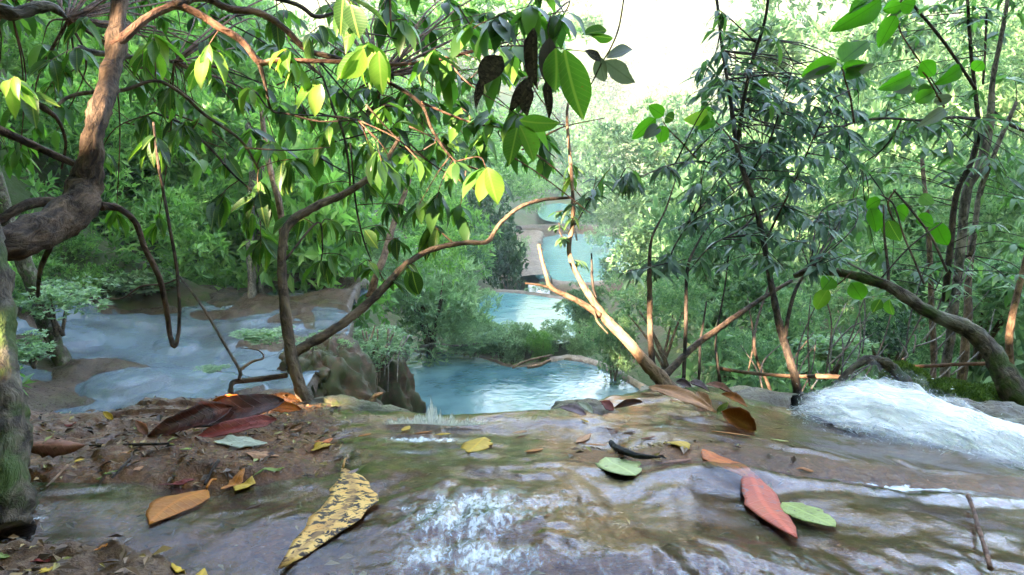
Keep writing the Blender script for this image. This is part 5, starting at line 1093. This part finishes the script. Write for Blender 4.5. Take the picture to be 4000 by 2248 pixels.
M_mossf = foliage_mat('moss_fronds', [(0.05, (0.02, 0.035, 0.006)), (0.5, (0.055, 0.10, 0.014)), (0.95, (0.13, 0.19, 0.03))], 0.2, 0.8)
def moss_rock(px, py, d, size, label, seed, n=4500):
    c = P(px, py, d); t = thing('mossy_rock', c, label, 'rock', 'mossy rocks by the white water')
    o = rock('rock', c, size, M_moss, None, None, seed, 0.25, 22); o.parent = t; o.location = (0, 0, 0)
    v, f, tt = tufts(c, np.asarray(size) * 1.02, seed, n, M_mossf); tag(link('moss', mesh_np('moss', v, f, M_mossf, False, {'tint': ('FLOAT', 'POINT', tt)}), t), kind='stuff')
moss_rock(3735, 1570, 1.85, (0.075, 0.09, 0.042), 'rounded boulder covered in bright green moss above the white water', 3)
moss_rock(3540, 1500, 1.9, (0.05, 0.07, 0.045), 'green moss cushion under the arching root', 7, 2500)
moss_rock(3870, 1560, 2.0, (0.055, 0.07, 0.03), 'darker mossy stone behind the boulder at the foot of the limb', 9, 2500)
rock('wet_rock', P(3830, 1660, 1.75) + np.array([0, 0, -0.03]), (0.16, 0.14, 0.075), M_wrock, 'dark wet rock slab below the mossy boulder', 'rock', 12, 0.3, 30)
rock('wet_rock', P(4020, 1740, 1.6) + np.array([0, 0, -0.02]), (0.15, 0.14, 0.06), M_wrock, 'rough brown rock at the right edge above the white water', 'rock', 14, 0.35, 30)
rock('wet_rock', P(3600, 1680, 1.95), (0.3, 0.22, 0.08), M_wrock, 'brown rock behind the crest of the white water', 'rock', 16, 0.35, 30)
rock('wet_rock', P(2780, 1560, 1.62) + np.array([0, 0, -0.035]), (0.2, 0.13, 0.05), M_wrock, 'low wet rock under the heap of dead leaves', 'rock', 19, 0.35, 30)
rock('wet_rock', P(2290, 1607, 1.26) + np.array([0, 0, -0.012]), (0.06, 0.05, 0.026), M_wrock, 'small wet stone on the lip beside the teal pool', 'rock', 22, 0.35, 24)
rock('wet_rock', P(1330, 1622, 1.3) + np.array([0, 0, -0.03]), (0.12, 0.09, 0.05), M_wrock, 'mossy stone on the lip below the sapling', 'rock', 25, 0.35, 24)

# ================================================================== FALLEN LEAVES
def surf(x, y): return np.maximum(ledge_z(x, y), water_z(x, y, False))
def fmat(name, c1, c2, c3=None, spots=None, amt=0.5, rough=0.35, trans=0.12, vein=None, sscale=11):
    c1, c2, c3 = (tuple(0.95 * x ** 1.25 for x in c) for c in (c1, c2, c3 or c2)); vein = tuple(0.5 * x for x in vein) if vein else None
    m, nt, out = newmat(name)
    uv = attr(nt, 'st').outputs['Vector']
    n = noise(nt, uv, 3.2, 5, 0.6, 0.4); n5 = noise(nt, uv, 14, 4, 0.6)
    col = ramp(nt, [(0.32, c1), (0.52, c2), (0.72, c3 or c2)], mth(nt, 'ADD', mth(nt, 'MULTIPLY', n, 0.7), mth(nt, 'MULTIPLY', n5, 0.3)))
    sx = nd(nt, 'ShaderNodeSeparateXYZ'); nt.links.new(uv, sx.inputs[0]); ax = mth(nt, 'ABSOLUTE', sx.outputs[0])
    mid = ramp(nt, [(0.010, (1, 1, 1)), (0.024, (0, 0, 0))], ax)
    sv = mth(nt, 'SINE', mth(nt, 'MULTIPLY', mth(nt, 'SUBTRACT', sx.outputs[1], mth(nt, 'MULTIPLY', ax, 0.8)), 62.0))
    sv = mth(nt, 'MULTIPLY', ramp(nt, [(0.86, (0, 0, 0)), (1.0, (1, 1, 1))], sv), 0.4)
    if spots:
        sn = noise(nt, uv, sscale, 4, 0.65, 0.6)
        lo = 0.62 - 0.2 * amt
        col = mixc(nt, ramp(nt, [(lo, (0, 0, 0)), (lo + 0.035, (1, 1, 1))], sn), col, spots)
    col = mixc(nt, mth(nt, 'MULTIPLY', mth(nt, 'MAXIMUM', mid, sv), 0.6), col, vein or tuple(min(1, 1.5 * c) for c in c2))
    p = principled(nt, col, rough + 0.12, 0.28, bump(nt, mth(nt, 'ADD', sv, mth(nt, 'MULTIPLY', n5, 0.8)), 0.35, 0.004))
    t = nd(nt, 'ShaderNodeBsdfTranslucent'); nt.links.new(col, t.inputs[0])
    mx = nd(nt, 'ShaderNodeMixShader'); mx.inputs[0].default_value = trans
    nt.links.new(p, mx.inputs[1]); nt.links.new(t.outputs[0], mx.inputs[2]); nt.links.new(mx.outputs[0], out.inputs[0]); return m
# more small leaves stuck here and there on the ledge
FM = {
 'spot': fmat('spotted_yellow', (0.62, 0.33, 0.09), (0.82, 0.54, 0.19), (0.88, 0.64, 0.28), (0.020, 0.010, 0.006), 0.58, 0.4, 0.1, (0.7, 0.36, 0.12), 27),
 'orange': fmat('orange', (0.30, 0.11, 0.015), (0.46, 0.19, 0.025), (0.52, 0.25, 0.04)),
 'yellow': fmat('yellow', (0.42, 0.26, 0.03), (0.58, 0.40, 0.05), (0.62, 0.48, 0.10)),
 'brown': fmat('brown', (0.035, 0.014, 0.010), (0.10, 0.032, 0.02), (0.19, 0.062, 0.032), (0.02, 0.01, 0.008), 0.2, 0.28, 0.12, (0.16, 0.06, 0.035)),
 'pink': fmat('pinkish_brown', (0.20, 0.09, 0.06), (0.32, 0.16, 0.115), (0.38, 0.20, 0.10), (0.10, 0.05, 0.02), 0.15, 0.5),
 'pale': fmat('pale_wet', (0.28, 0.29, 0.22), (0.42, 0.44, 0.34), (0.52, 0.54, 0.46), None, 0, 0.2),
 'green': fmat('green', (0.12, 0.17, 0.03), (0.22, 0.28, 0.06), (0.30, 0.36, 0.10)),
 'lime': fmat('lime', (0.24, 0.30, 0.07), (0.38, 0.44, 0.14), (0.46, 0.50, 0.22), (0.12, 0.09, 0.05), 0.05, 0.3),
 'palegreen': fmat('pale_green', (0.36, 0.42, 0.18), (0.46, 0.52, 0.26), (0.52, 0.56, 0.34), (0.15, 0.11, 0.08), 0.02, 0.3),
 'redorange': fmat('red_orange', (0.42, 0.11, 0.02), (0.56, 0.18, 0.035), (0.62, 0.28, 0.05), (0.12, 0.04, 0.02), 0.12),
 'red': fmat('coral_red', (0.44, 0.09, 0.05), (0.56, 0.15, 0.085), (0.60, 0.22, 0.11), (0.22, 0.12, 0.13), 0.12),
 'tan': fmat('tan', (0.34, 0.17, 0.085), (0.50, 0.28, 0.16), (0.58, 0.36, 0.22)),
 'rust': fmat('rust', (0.22, 0.075, 0.015), (0.38, 0.15, 0.03), (0.46, 0.21, 0.05)),
 'purple': fmat('purplish', (0.12, 0.085, 0.10), (0.25, 0.18, 0.21), (0.36, 0.28, 0.31), None, 0, 0.22),
 'darkred': fmat('dark_red', (0.14, 0.025, 0.015), (0.24, 0.045, 0.03), (0.30, 0.08, 0.04)),
}
def propped(b, t, wpx, m, label, d, dd=0.0, tilt=0.9, curl=0.2, roll=0.0, name='fallen_leaf'):
    """leaf propped on the rocks of the lip: stalk and tip pixels, width in px, tilt 0 = faces the sky, 1 = faces the viewer"""
    p, q = P(b[0], b[1], d), P(t[0], t[1], d + dd); a = q - p; L = np.linalg.norm(a); y = a / L
    n0 = nrm(nrm(CAM - p) * tilt + np.array([0, 0, 1.0]) * (1 - tilt)); x = nrm(np.cross(y, n0)); n0 = np.cross(x, y)
    x, n0 = x * math.cos(roll) + n0 * math.sin(roll), n0 * math.cos(roll) - x * math.sin(roll)
    seed = sum(ord(ch) for ch in label); r = np.random.default_rng(seed); nl = 12
    s = np.linspace(-1, 1, 9); q_ = np.linspace(0, 1, nl + 1); W2 = wpx * d / F / L * 0.5
    w = W2 * np.sin(math.pi * np.clip(q_, 0.001, 1) ** 0.85) ** 0.8; w[0] = 0.01; w[-1] = 0.006
    Sx = w[:, None] * s[None] * (1 + 0.09 * r.standard_normal((nl + 1, 1)))
    Zc = curl * (s[None] ** 2) * w[:, None] * 2 + 0.05 * np.sin(q_ * 3.1)[:, None] + 0.03 * fbm(q_[:, None] * 4 + seed, s[None] * 2, 2)
    v = (q_[:, None, None] * y + Sx[..., None] * x + Zc[..., None] * n0) * L
    st = np.stack([Sx, np.repeat(q_[:, None], 9, 1), np.full(Sx.shape, seed * 0.37)], -1)
    o = link(name, mesh_np(name, v, grid_faces(9, nl + 1), FM[m], True, {'st': ('FLOAT_VECTOR', 'POINT', st)}), None, p)
    sol = o.modifiers.new('thick', 'SOLIDIFY'); sol.thickness = 0.0006
    return tag(o, label, 'leaf', 'fallen leaves on the ledge')
def fallen(b, t, wid, m, label, curl=0.0, bend=0.0, lift=0.003, shape=0.85, skew=0.0, gz=None, pw=0.85, nl=12, stalk=0.0, name='fallen_leaf', group=None):
    """leaf lying on the ledge: pixels of stalk end and tip, width as a share of its length"""
    g0, g1 = ground_at(*b, zf=surf), ground_at(*t, zf=surf)
    a = g1 - g0; a[2] = 0; L = np.linalg.norm(a); y = a / L; x = np.array([y[1], -y[0], 0.0])
    s = np.linspace(-1, 1, 9); q = np.linspace(0, 1, nl + 1)
    seed = abs(hash(label)) % 1000 if False else sum(ord(ch) for ch in label)
    r = np.random.default_rng(seed); wid = wid * 0.72
    w = 0.5 * wid * np.sin(math.pi * np.clip(q, 0.001, 1) ** (shape + 0.05)) ** pw; w[0] = 0.01; w[-1] = 0.006
    wv = 1 + 0.10 * r.standard_normal((nl + 1, 2))
    Sx = w[:, None] * s[None]; Sx = np.where(s < 0, Sx * wv[:, :1], Sx * wv[:, 1:])
    off = bend * np.sin(q * math.pi)
    px = g0[None, None, :2] + (q[:, None, None] * y[:2] + (Sx + off[:, None])[..., None] * x[:2]) * L
    z = surf(px[..., 0], px[..., 1])
    zl = g0[2] * (1 - q) + g1[2] * q
    z = z + 0.0015 + 0.25 * lift + 0.45 * L * (abs(curl) * 0.45 * w[:, None] / (0.5 * wid) * (1 - s[None] ** 2) + skew * (Sx / (0.5 * wid)) + 0.012 * fbm(q[:, None] * 4 + seed, s[None] * 2, 2) + 0.05 * abs(curl) * q[:, None] ** 3)
    v = np.concatenate([px, z[..., None]], -1); c = v.reshape(-1, 3).mean(0)
    st = np.stack([Sx, np.repeat(q[:, None], 9, 1), np.full(Sx.shape, seed * 0.37)], -1)
    o = link(name, mesh_np(name, v - c, grid_faces(9, nl + 1), FM[m], True, {'st': ('FLOAT_VECTOR', 'POINT', st)}), None, c)
    tag(o, label, 'leaf', 'fallen leaves on the ledge')
    sol = o.modifiers.new('thick', 'SOLIDIFY'); sol.thickness = 0.0006
    if stalk:
        e = -y * L * stalk
        pts = [np.zeros(3) + (g0 + [0, 0, lift]) - c, (g0 + e * 0.5 + [0, 0, lift + 0.004]) - c, (g0 + e + [0, 0, lift]) - c]
        vv, ff, bk = tube_arrays(pts, [0.0016, 0.0013, 0.001], 5, 3, 0)
        link('stalk', mesh_np('stalk', vv, ff, FM[m], True, {'st': ('FLOAT_VECTOR', 'POINT', bk)}), o)
    return o
fallen((1340, 1838), (1092, 2232), 0.27, 'spot', 'large yellow leaf speckled with dark rot spots in the foreground', 0.03, -0.13, 0.004, shape=1.05, stalk=0.1)
fallen((808, 1922), (585, 2058), 0.55, 'orange', 'plain orange leaf lying on the brown runnel', 0.05, 0.04, 0.004, stalk=0.2)
fallen((955, 1838), (862, 1920), 0.42, 'orange', 'small orange leaf half under the yellow scrap', 0.03)
fallen((985, 1868), (920, 1925), 0.65, 'yellow', 'crumpled yellow scrap beside the orange leaf', 0.05)
fallen((1110, 1832), (985, 1872), 0.16, 'green', 'narrow green blade pointing at the yellow scrap', 0.02)
propped((95, 1742), (332, 1742), 78, 'pink', 'pinkish curled leaf with an orange tip by the mossy trunk', 0.93, 0.0, 0.6, -0.4)
propped((1110, 1568), (740, 1668), 120, 'brown', 'biggest dark red-brown leaf on the left lip below the sapling', 1.12, -0.05, 0.5, 0.15)
propped((905, 1592), (575, 1706), 96, 'brown', 'dark brown leaf sliding down beside the biggest red-brown leaf', 1.09, -0.06, 0.55, 0.25, 0.2)
propped((1080, 1640), (760, 1712), 70, 'darkred', 'wet red leaf tucked under the biggest red-brown leaf', 1.06, -0.05, 0.5, 0.1)
propped((1000, 1585), (870, 1560), 40, 'pink', 'dull pink leaf edge between the brown leaves on the lip', 1.14, 0, 0.6, 0.3)
propped((1175, 1600), (1010, 1590), 46, 'redorange', 'orange leaf edge lit by the sun near the sapling foot', 1.14, 0, 0.6, 0.2)  # sunlit edge of the brown leaf, its light put into orange colour
propped((945, 1552), (800, 1600), 46, 'redorange', 'orange curled leaf at the root of the sapling', 1.13, 0, 0.7, 0.4)  # stands for another sunlit brown edge; the orange is painted light
fallen((1045, 1740), (835, 1735), 0.60, 'pale', 'pale whitish soaked leaf in front of the big brown leaf', 0.04, 0.0, 0.006)
fallen((1090, 1790), (960, 1775), 0.5, 'tan', 'tan leaf half drowned beside the pale soaked leaf', 0.03)
propped((440, 1640), (402, 1608), 22, 'yellow', 'tiny yellow leaf on the dark left lip', 1.1, 0, 0.7, 0.2)
fallen((460, 1845), (375, 1880), 0.28, 'green', 'small olive leaf on the left shelf', 0.05)
fallen((755, 1740), (700, 1765), 0.2, 'lime', 'sliver of lime leaf below the big brown leaf', 0.05)
fallen((545, 1760), (460, 1785), 0.22, 'tan', 'thin tan leaf curl on the left shelf', 0.12)
propped((575, 1698), (530, 1645), 34, 'pink', 'little pink-brown leaf standing at the end of the big brown leaf', 1.05, 0, 0.8, 0.3)
fallen((470, 1690), (350, 1745), 0.25, 'brown', 'narrow brown leaf in the litter left of centre', 0.08)
fallen((760, 1880), (620, 1900), 0.22, 'darkred', 'dull red sunken leaf above the orange leaf', 0.0)
fallen((1310, 1745), (1215, 1770), 0.5, 'yellow', 'yellow leaf with a bent tip among dark scraps', 0.10, 0, 0.008)
fallen((1300, 1725), (1230, 1740), 0.4, 'redorange', 'small rust leaf touching the bent yellow leaf', 0.12, 0, 0.010)
fallen((1375, 1712), (1300, 1728), 0.4, 'purple', 'black folded leaf next to the rust leaf', 0.2, 0, 0.01)
fallen((1400, 1838), (1325, 1880), 0.3, 'purple', 'purple-brown leaf at the tip of the speckled leaf', 0.05)
fallen((1600, 1670), (1570, 1690), 0.6, 'yellow', 'yellow scrap near the splash', 0.06)
fallen((1895, 1715), (1830, 1775), 0.6, 'yellow', 'round yellow leaf holding a drop of water', 0.08)
fallen((1690, 1690), (1620, 1700), 0.3, 'orange', 'thin orange leaf caught behind the ripple', 0.05)
fallen((2365, 1795), (2482, 1868), 0.80, 'palegreen', 'pale green oval leaf below the black stick', 0.06, 0.0, 0.005, pw=0.6)
fallen((2690, 1765), (2595, 1735), 0.6, 'yellow', 'folded yellow leaf right of the black stick', 0.14, 0, 0.006)
fallen((2560, 1712), (2505, 1722), 0.35, 'darkred', 'short dark red leaf above the black stick', 0.06)
fallen((2745, 1765), (2935, 1888), 0.52, 'redorange', 'vivid orange leaf leading into the coral leaf', 0.06, -0.04, 0.006)
fallen((2925, 1850), (3112, 2115), 0.30, 'red', 'long coral red leaf floating on the smooth water', 0.05, 0.03, 0.006)
fallen((3055, 1975), (3262, 2072), 0.78, 'lime', 'lime-yellow leaf against the coral leaf', 0.05, 0.0, 0.007, pw=0.6)
fallen((2700, 1800), (2580, 1820), 0.35, 'pink', 'pale pink leaf under the smooth water edge', 0.02)
fallen((2780, 1690), (2930, 1710), 0.24, 'orange', 'drowned orange leaf on the wet shelf', 0.0)
propped((2955, 1688), (2818, 1608), 80, 'rust', 'brown leaf curled upright before the white water', 1.22, 0.03, 0.5, 0.6, 0.3)
propped((2535, 1512), (2800, 1612), 78, 'tan', 'long tan leaf bridging the rocks at the foot of the leaning tree', 1.30, -0.05, 0.25, 0.1)
propped((2620, 1560), (2730, 1628), 34, 'redorange', 'rust-red leaf underneath the long tan leaf', 1.38, -0.02, 0.7, 0.2)
propped((2725, 1530), (2770, 1622), 60, 'tan', 'blotched tan leaf lying on the end of the long tan leaf', 1.34, -0.02, 0.25, 0.2)
propped((2690, 1496), (2770, 1530), 40, 'purple', 'purplish leaf at the top of the leaf heap', 1.45, 0, 0.25, 0.4)
propped((2760, 1500), (2870, 1545), 42, 'pink', 'dull pink leaf on the back of the leaf heap', 1.44, 0, 0.25, 0.3)
propped((2820, 1540), (2920, 1590), 46, 'rust', 'brown leaf sliding off the right of the leaf heap', 1.40, -0.02, 0.3, 0.3)
propped((2640, 1492), (2700, 1512), 34, 'purple', 'dark glossy leaf behind the leaning trunk foot', 1.46, 0, 0.6, 0.4)
propped((2800, 1622), (2845, 1572), 28, 'green', 'green leaf tip poking from the leaf heap', 1.32, 0, 0.8, 0.2)
propped((2290, 1622), (2185, 1592), 48, 'purple', 'wet purple leaf folded over the lip stone', 1.13, 0, 0.3, 0.2)
propped((2315, 1614), (2255, 1572), 40, 'pale', 'greyish leaf stuck beside the purple leaf', 1.15, 0, 0.3, 0.2)
propped((2398, 1602), (2345, 1568), 44, 'darkred', 'round red leaf on the lip stones', 1.18, 0, 0.4, 0.1)
propped((2510, 1572), (2400, 1596), 34, 'brown', 'brown rolled leaf right of the round red leaf', 1.22, 0, 0.4, 0.35)
fallen((2300, 1655), (2270, 1645), 0.6, 'yellow', 'yellow dot of a leaf on the middle lip', 0.08)
fallen((2250, 1735), (2310, 1700), 0.3, 'tan', 'drowned tan leaf in the middle shallows', 0.0)
fallen((2370, 1745), (2280, 1740), 0.16, 'orange', 'thin amber leaf under the middle ripples', 0.0)
fallen((40, 2190), (-40, 2170), 0.5, 'green', 'green leaf cut off by the left picture edge', 0.05)
fallen((215, 2225), (150, 2256), 0.3, 'yellow', 'yellow leaf sliver on the gritty corner slab', 0.05)
fallen((690, 2246), (800, 2232), 0.4, 'yellow', 'yellow leaf at the rim of the gritty corner slab', 0.06)
fallen((200, 2190), (120, 2205), 0.35, 'darkred', 'dark red scrap on the gritty corner slab', 0.04)
for (a, b_, c_, d_, w_, m_, l_) in [(640, 1655, 690, 1668, .4, 'orange', 'small orange leaf above the big brown leaves on the left lip'), (300, 1655, 250, 1668, .4, 'darkred', 'small maroon leaf near the mossy trunk on the lip'), (1180, 1675, 1130, 1690, .5, 'tan', 'small tan leaf between the sapling foot and the splash'), (1450, 1700, 1400, 1712, .4, 'orange', 'rusty leaf fragment left of the splash'), (1760, 1700, 1700, 1705, .4, 'yellow', 'thin yellow leaf just behind the round yellow leaf'), (2060, 1690, 2000, 1698, .4, 'tan', 'tan leaf fragment in the middle of the lip shallows'), (2120, 1760, 2050, 1772, .35, 'orange', 'sunken orange leaf between the round yellow leaf and the black stick'), (2480, 1690, 2430, 1698, .4, 'brown', 'brown leaf fragment behind the black stick'), (3080, 1730, 3010, 1722, .3, 'lime', 'thin lime leaf on the wet shelf before the white water'), (3180, 1850, 3110, 1838, .3, 'orange', 'amber leaf at the edge of the smooth water tongue'), (560, 1830, 520, 1850, .4, 'tan', 'tan leaf fragment in the dirt above the plain orange leaf'), (330, 1800, 290, 1815, .4, 'yellow', 'small yellow leaf in the dirt beside the straw'), (1020, 1975, 960, 2000, .35, 'brown', 'sunken brown leaf left of the speckled leaf'), (420, 2140, 370, 2160, .4, 'orange', 'orange leaf fragment on the gritty corner slab')]:
    fallen((a, b_), (c_, d_), w_ * 1.3, m_, l_, 0.06)
def ground_stick(pxs, w, mat, label, cat='stick', lift=0.004):
    pts = [ground_at(a, b, zf=surf) + np.array([0, 0, lift]) for a, b in pxs]
    o = tube('stick', pts, [wi * 0.5 for wi in w], mat, None, 7, 6, 0.2, 0.6); return tag(o, label, cat, 'sticks lying on the ledge')
M_black = bark_mat('charred', (0.006, 0.006, 0.007), (0.02, 0.02, 0.022), 0, (0.03, 0.03, 0.035))
ground_stick([(2385, 1752), (2400, 1768), (2440, 1790), (2500, 1808), (2580, 1812)], [0.008, 0.009, 0.008, 0.007, 0.002], M_black, 'bent black waterlogged stick on the wet shelf', lift=0.008)
ground_stick([(3778, 1975), (3800, 2040), (3822, 2130), (3862, 2280)], [0.0055, 0.004, 0.004, 0.004], M_twig, 'straight reddish twig in the lower right water', lift=0.012)
ground_stick([(265, 1830), (215, 1885), (180, 1915)], [0.003, 0.003, 0.002], M_bark3, 'pale straw on the left shelf')
ground_stick([(855, 1810), (830, 1850), (800, 1905)], [0.004, 0.003, 0.003], M_bark4, 'dark twig above the plain orange leaf')
ground_stick([(520, 1795), (480, 1840), (440, 1880)], [0.002, 0.003, 0.002], M_bark4, 'thin dark twig by the small olive leaf')
ground_stick([(660, 1745), (520, 1748), (350, 1752)], [0.003, 0.004, 0.002], M_bark4, 'dark twig lying beside the pinkish curled leaf')

# crumbs of leaf and bark caught on the ledge
r = np.random.default_rng(55); n = 2200
px = np.where(r.random(n) < 0.75, r.uniform(60, 1500, n), r.uniform(1500, 3100, n)); y = r.uniform(0.5, 1.3, n)
x = (px - 2000) / F * (y * cp + 0.42 * sp); z = ledge_z(x, y)
yl, _ = lip_of(px); ok = (y < yl) & ((z > water_z(x, y, False) - 0.006) | (r.random(n) < 0.2)); x, y, z = x[ok], y[ok], z[ok]; n = len(x)
a = r.uniform(0, 6.28, n); d = np.stack([np.cos(a), np.sin(a), r.normal(0, 0.3, n)], -1); ln = r.uniform(0.004, 0.018, n)
v, f = kites(np.stack([x, y, z + 0.003], -1), d, np.array([0, 0, 1.0]) + r.normal(0, 0.35, (n, 3)), ln, ln * r.uniform(0.2, 0.6, n))
m, nt, out = newmat('litter'); t = attr(nt, 'tint').outputs['Fac']
nt.links.new(principled(nt, ramp(nt, [(0.0, (0.02, 0.014, 0.01)), (0.4, (0.10, 0.055, 0.03)), (0.75, (0.20, 0.12, 0.06)), (0.92, (0.30, 0.20, 0.06)), (1.0, (0.26, 0.28, 0.08))], t), 0.5, 0.4), out.inputs[0])
o = link('leaf_litter', mesh_np('leaf_litter', v, f, m, False, {'tint': ('FLOAT', 'POINT', np.repeat(r.random(n), 4))}))
tag(o, 'fine brown leaf litter scattered on the ledge', None, None, 'stuff')

# ================================================================== UNSEEN WOOD BEHIND THE CAMERA (placed and shaped to shade the gorge)
S = TOSUN; lat = nrm(np.cross(np.array([0, 0, 1.0]), S)); upv = np.cross(S, lat)
r = np.random.default_rng(66); n = 80000
cl = 2600
cc = np.stack([r.uniform(-34, 34, cl), r.uniform(-9, 27, cl), r.uniform(9, 19, cl)], -1)
k = r.integers(0, cl, n); u = cc[k] + r.normal(0, 0.95, (n, 3))
pos = u[:, :1] * lat + u[:, 1:2] * upv + u[:, 2:] * S
# leaves cut away along sun rays so light lands on chosen spots
SPOTS = [(P(345, 510, 1.2), .06), (P(1905, 700, 1.43), .10), (P(2420, 1300, 1.65), .10), (P(2330, 1195, 1.67), .10), (P(2250, 1090, 1.7), .08), (P(1070, 1580, 1.2), .07), (P(870, 1570, 1.2), .06),
         (P(1440, 190, 1.42), .12), (P(1080, 240, 1.47), .09), (P(1250, 350, 1.5), .09), (P(1840, 650, 1.6), .07), (P(218, 888, 1.12), .035), (P(3220, 1468, 1.92), .10), (P(2240, 560, 1.84), .11), (P(2110, 980, 1.63), .08),
         (P(770, 240, 1.4), .10), (P(60, 290, 1.2), .08), (P(2820, 1270, 1.8), .07), (P(1640, 1010, 1.52), .05), (P(1600, 470, 1.6), .10), (P(1700, 240, 1.6), .09), (P(3950, 1270, 2.6), .06), (P(3560, 1480, 2.4), .07), (P(1500, 630, 1.45), .08)]
keep = np.ones(n, bool); L_ = r.uniform(0.55, 1.0, n)
for c, rad in SPOTS:
    dd = pos - c; al = dd @ S; perp = np.linalg.norm(dd - al[:, None] * S, axis=1)
    keep &= perp > rad * 0.6 + 0.40 * L_
keep &= pos[:, 2] > 0.4; keep &= ~((u[:, 1] > 5) & (r.random(n) < 0.60))
pos = pos[keep]; L_ = L_[keep]; n = len(pos)
dv_ = r.normal(0, 1, (n, 3))
v, f = kites(pos, dv_, S * 0.8 + r.normal(0, 0.8, (n, 3)), L_, L_ * 0.62)
# an added nearer crown of small leaves, gaps cut to shape sun flecks
n2 = 62000; sp_pts = np.array([c for c, _ in SPOTS]); lo = np.array([(sp_pts @ lat).min(), (sp_pts @ upv).min()]) - 1.3; hi = np.array([(sp_pts @ lat).max(), (sp_pts @ upv).max()]) + 1.3
u2 = np.stack([r.uniform(lo[0], hi[0], n2), r.uniform(lo[1], hi[1], n2), r.uniform(4.0, 7.0, n2)], -1)
p2 = u2[:, :1] * lat + u2[:, 1:2] * upv + u2[:, 2:] * S; L2 = r.uniform(0.14, 0.24, n2); keep = p2[:, 2] > 0.5
for c, rad in SPOTS:
    dd = p2 - c; al = dd @ S; perp = np.linalg.norm(dd - al[:, None] * S, axis=1); keep &= perp > rad * 0.55 + 0.25 * L2
p2 = p2[keep]; L2 = L2[keep]; n2 = len(p2); print('near crown', n2, hi - lo)
vb, fb = kites(p2, r.normal(0, 1, (n2, 3)), S + r.normal(0, 0.7, (n2, 3)), L2, L2 * 0.55)
v = np.vstack([v, vb]); f = np.vstack([f, fb + n * 4]); n = n + n2
# an unseen crown overhead, added to darken the ledge
n3 = 15000; p3 = np.stack([r.uniform(-4.0, 1.0, n3), r.uniform(-2.8, 2.0, n3), r.uniform(2.1, 3.8, n3)], -1)
keep = r.random(n3) < ss(1.4, -0.6, p3[:, 0]); L3 = r.uniform(0.12, 0.22, n3)
for c, rad in SPOTS:
    dd = p3 - c; al = dd @ S; perp = np.linalg.norm(dd - al[:, None] * S, axis=1); keep &= perp > rad * 0.55 + 0.25 * L3
p3 = p3[keep]; L3 = L3[keep]; n3 = len(p3)
vb, fb = kites(p3, r.normal(0, 1, (n3, 3)), np.array([0, 0, 1.0]) + r.normal(0, 0.5, (n3, 3)), L3, L3 * 0.5)
v = np.vstack([v, vb]); f = np.vstack([f, fb + n * 4]); n = n + n3
o = link('woodland', mesh_np('woodland', v, f, M_for, False, {'tint': ('FLOAT', 'POINT', np.repeat(r.random(n), 4))}))
tag(o, 'unseen woodland behind and above the viewer, shaped to shade the gorge', None, None, 'stuff')
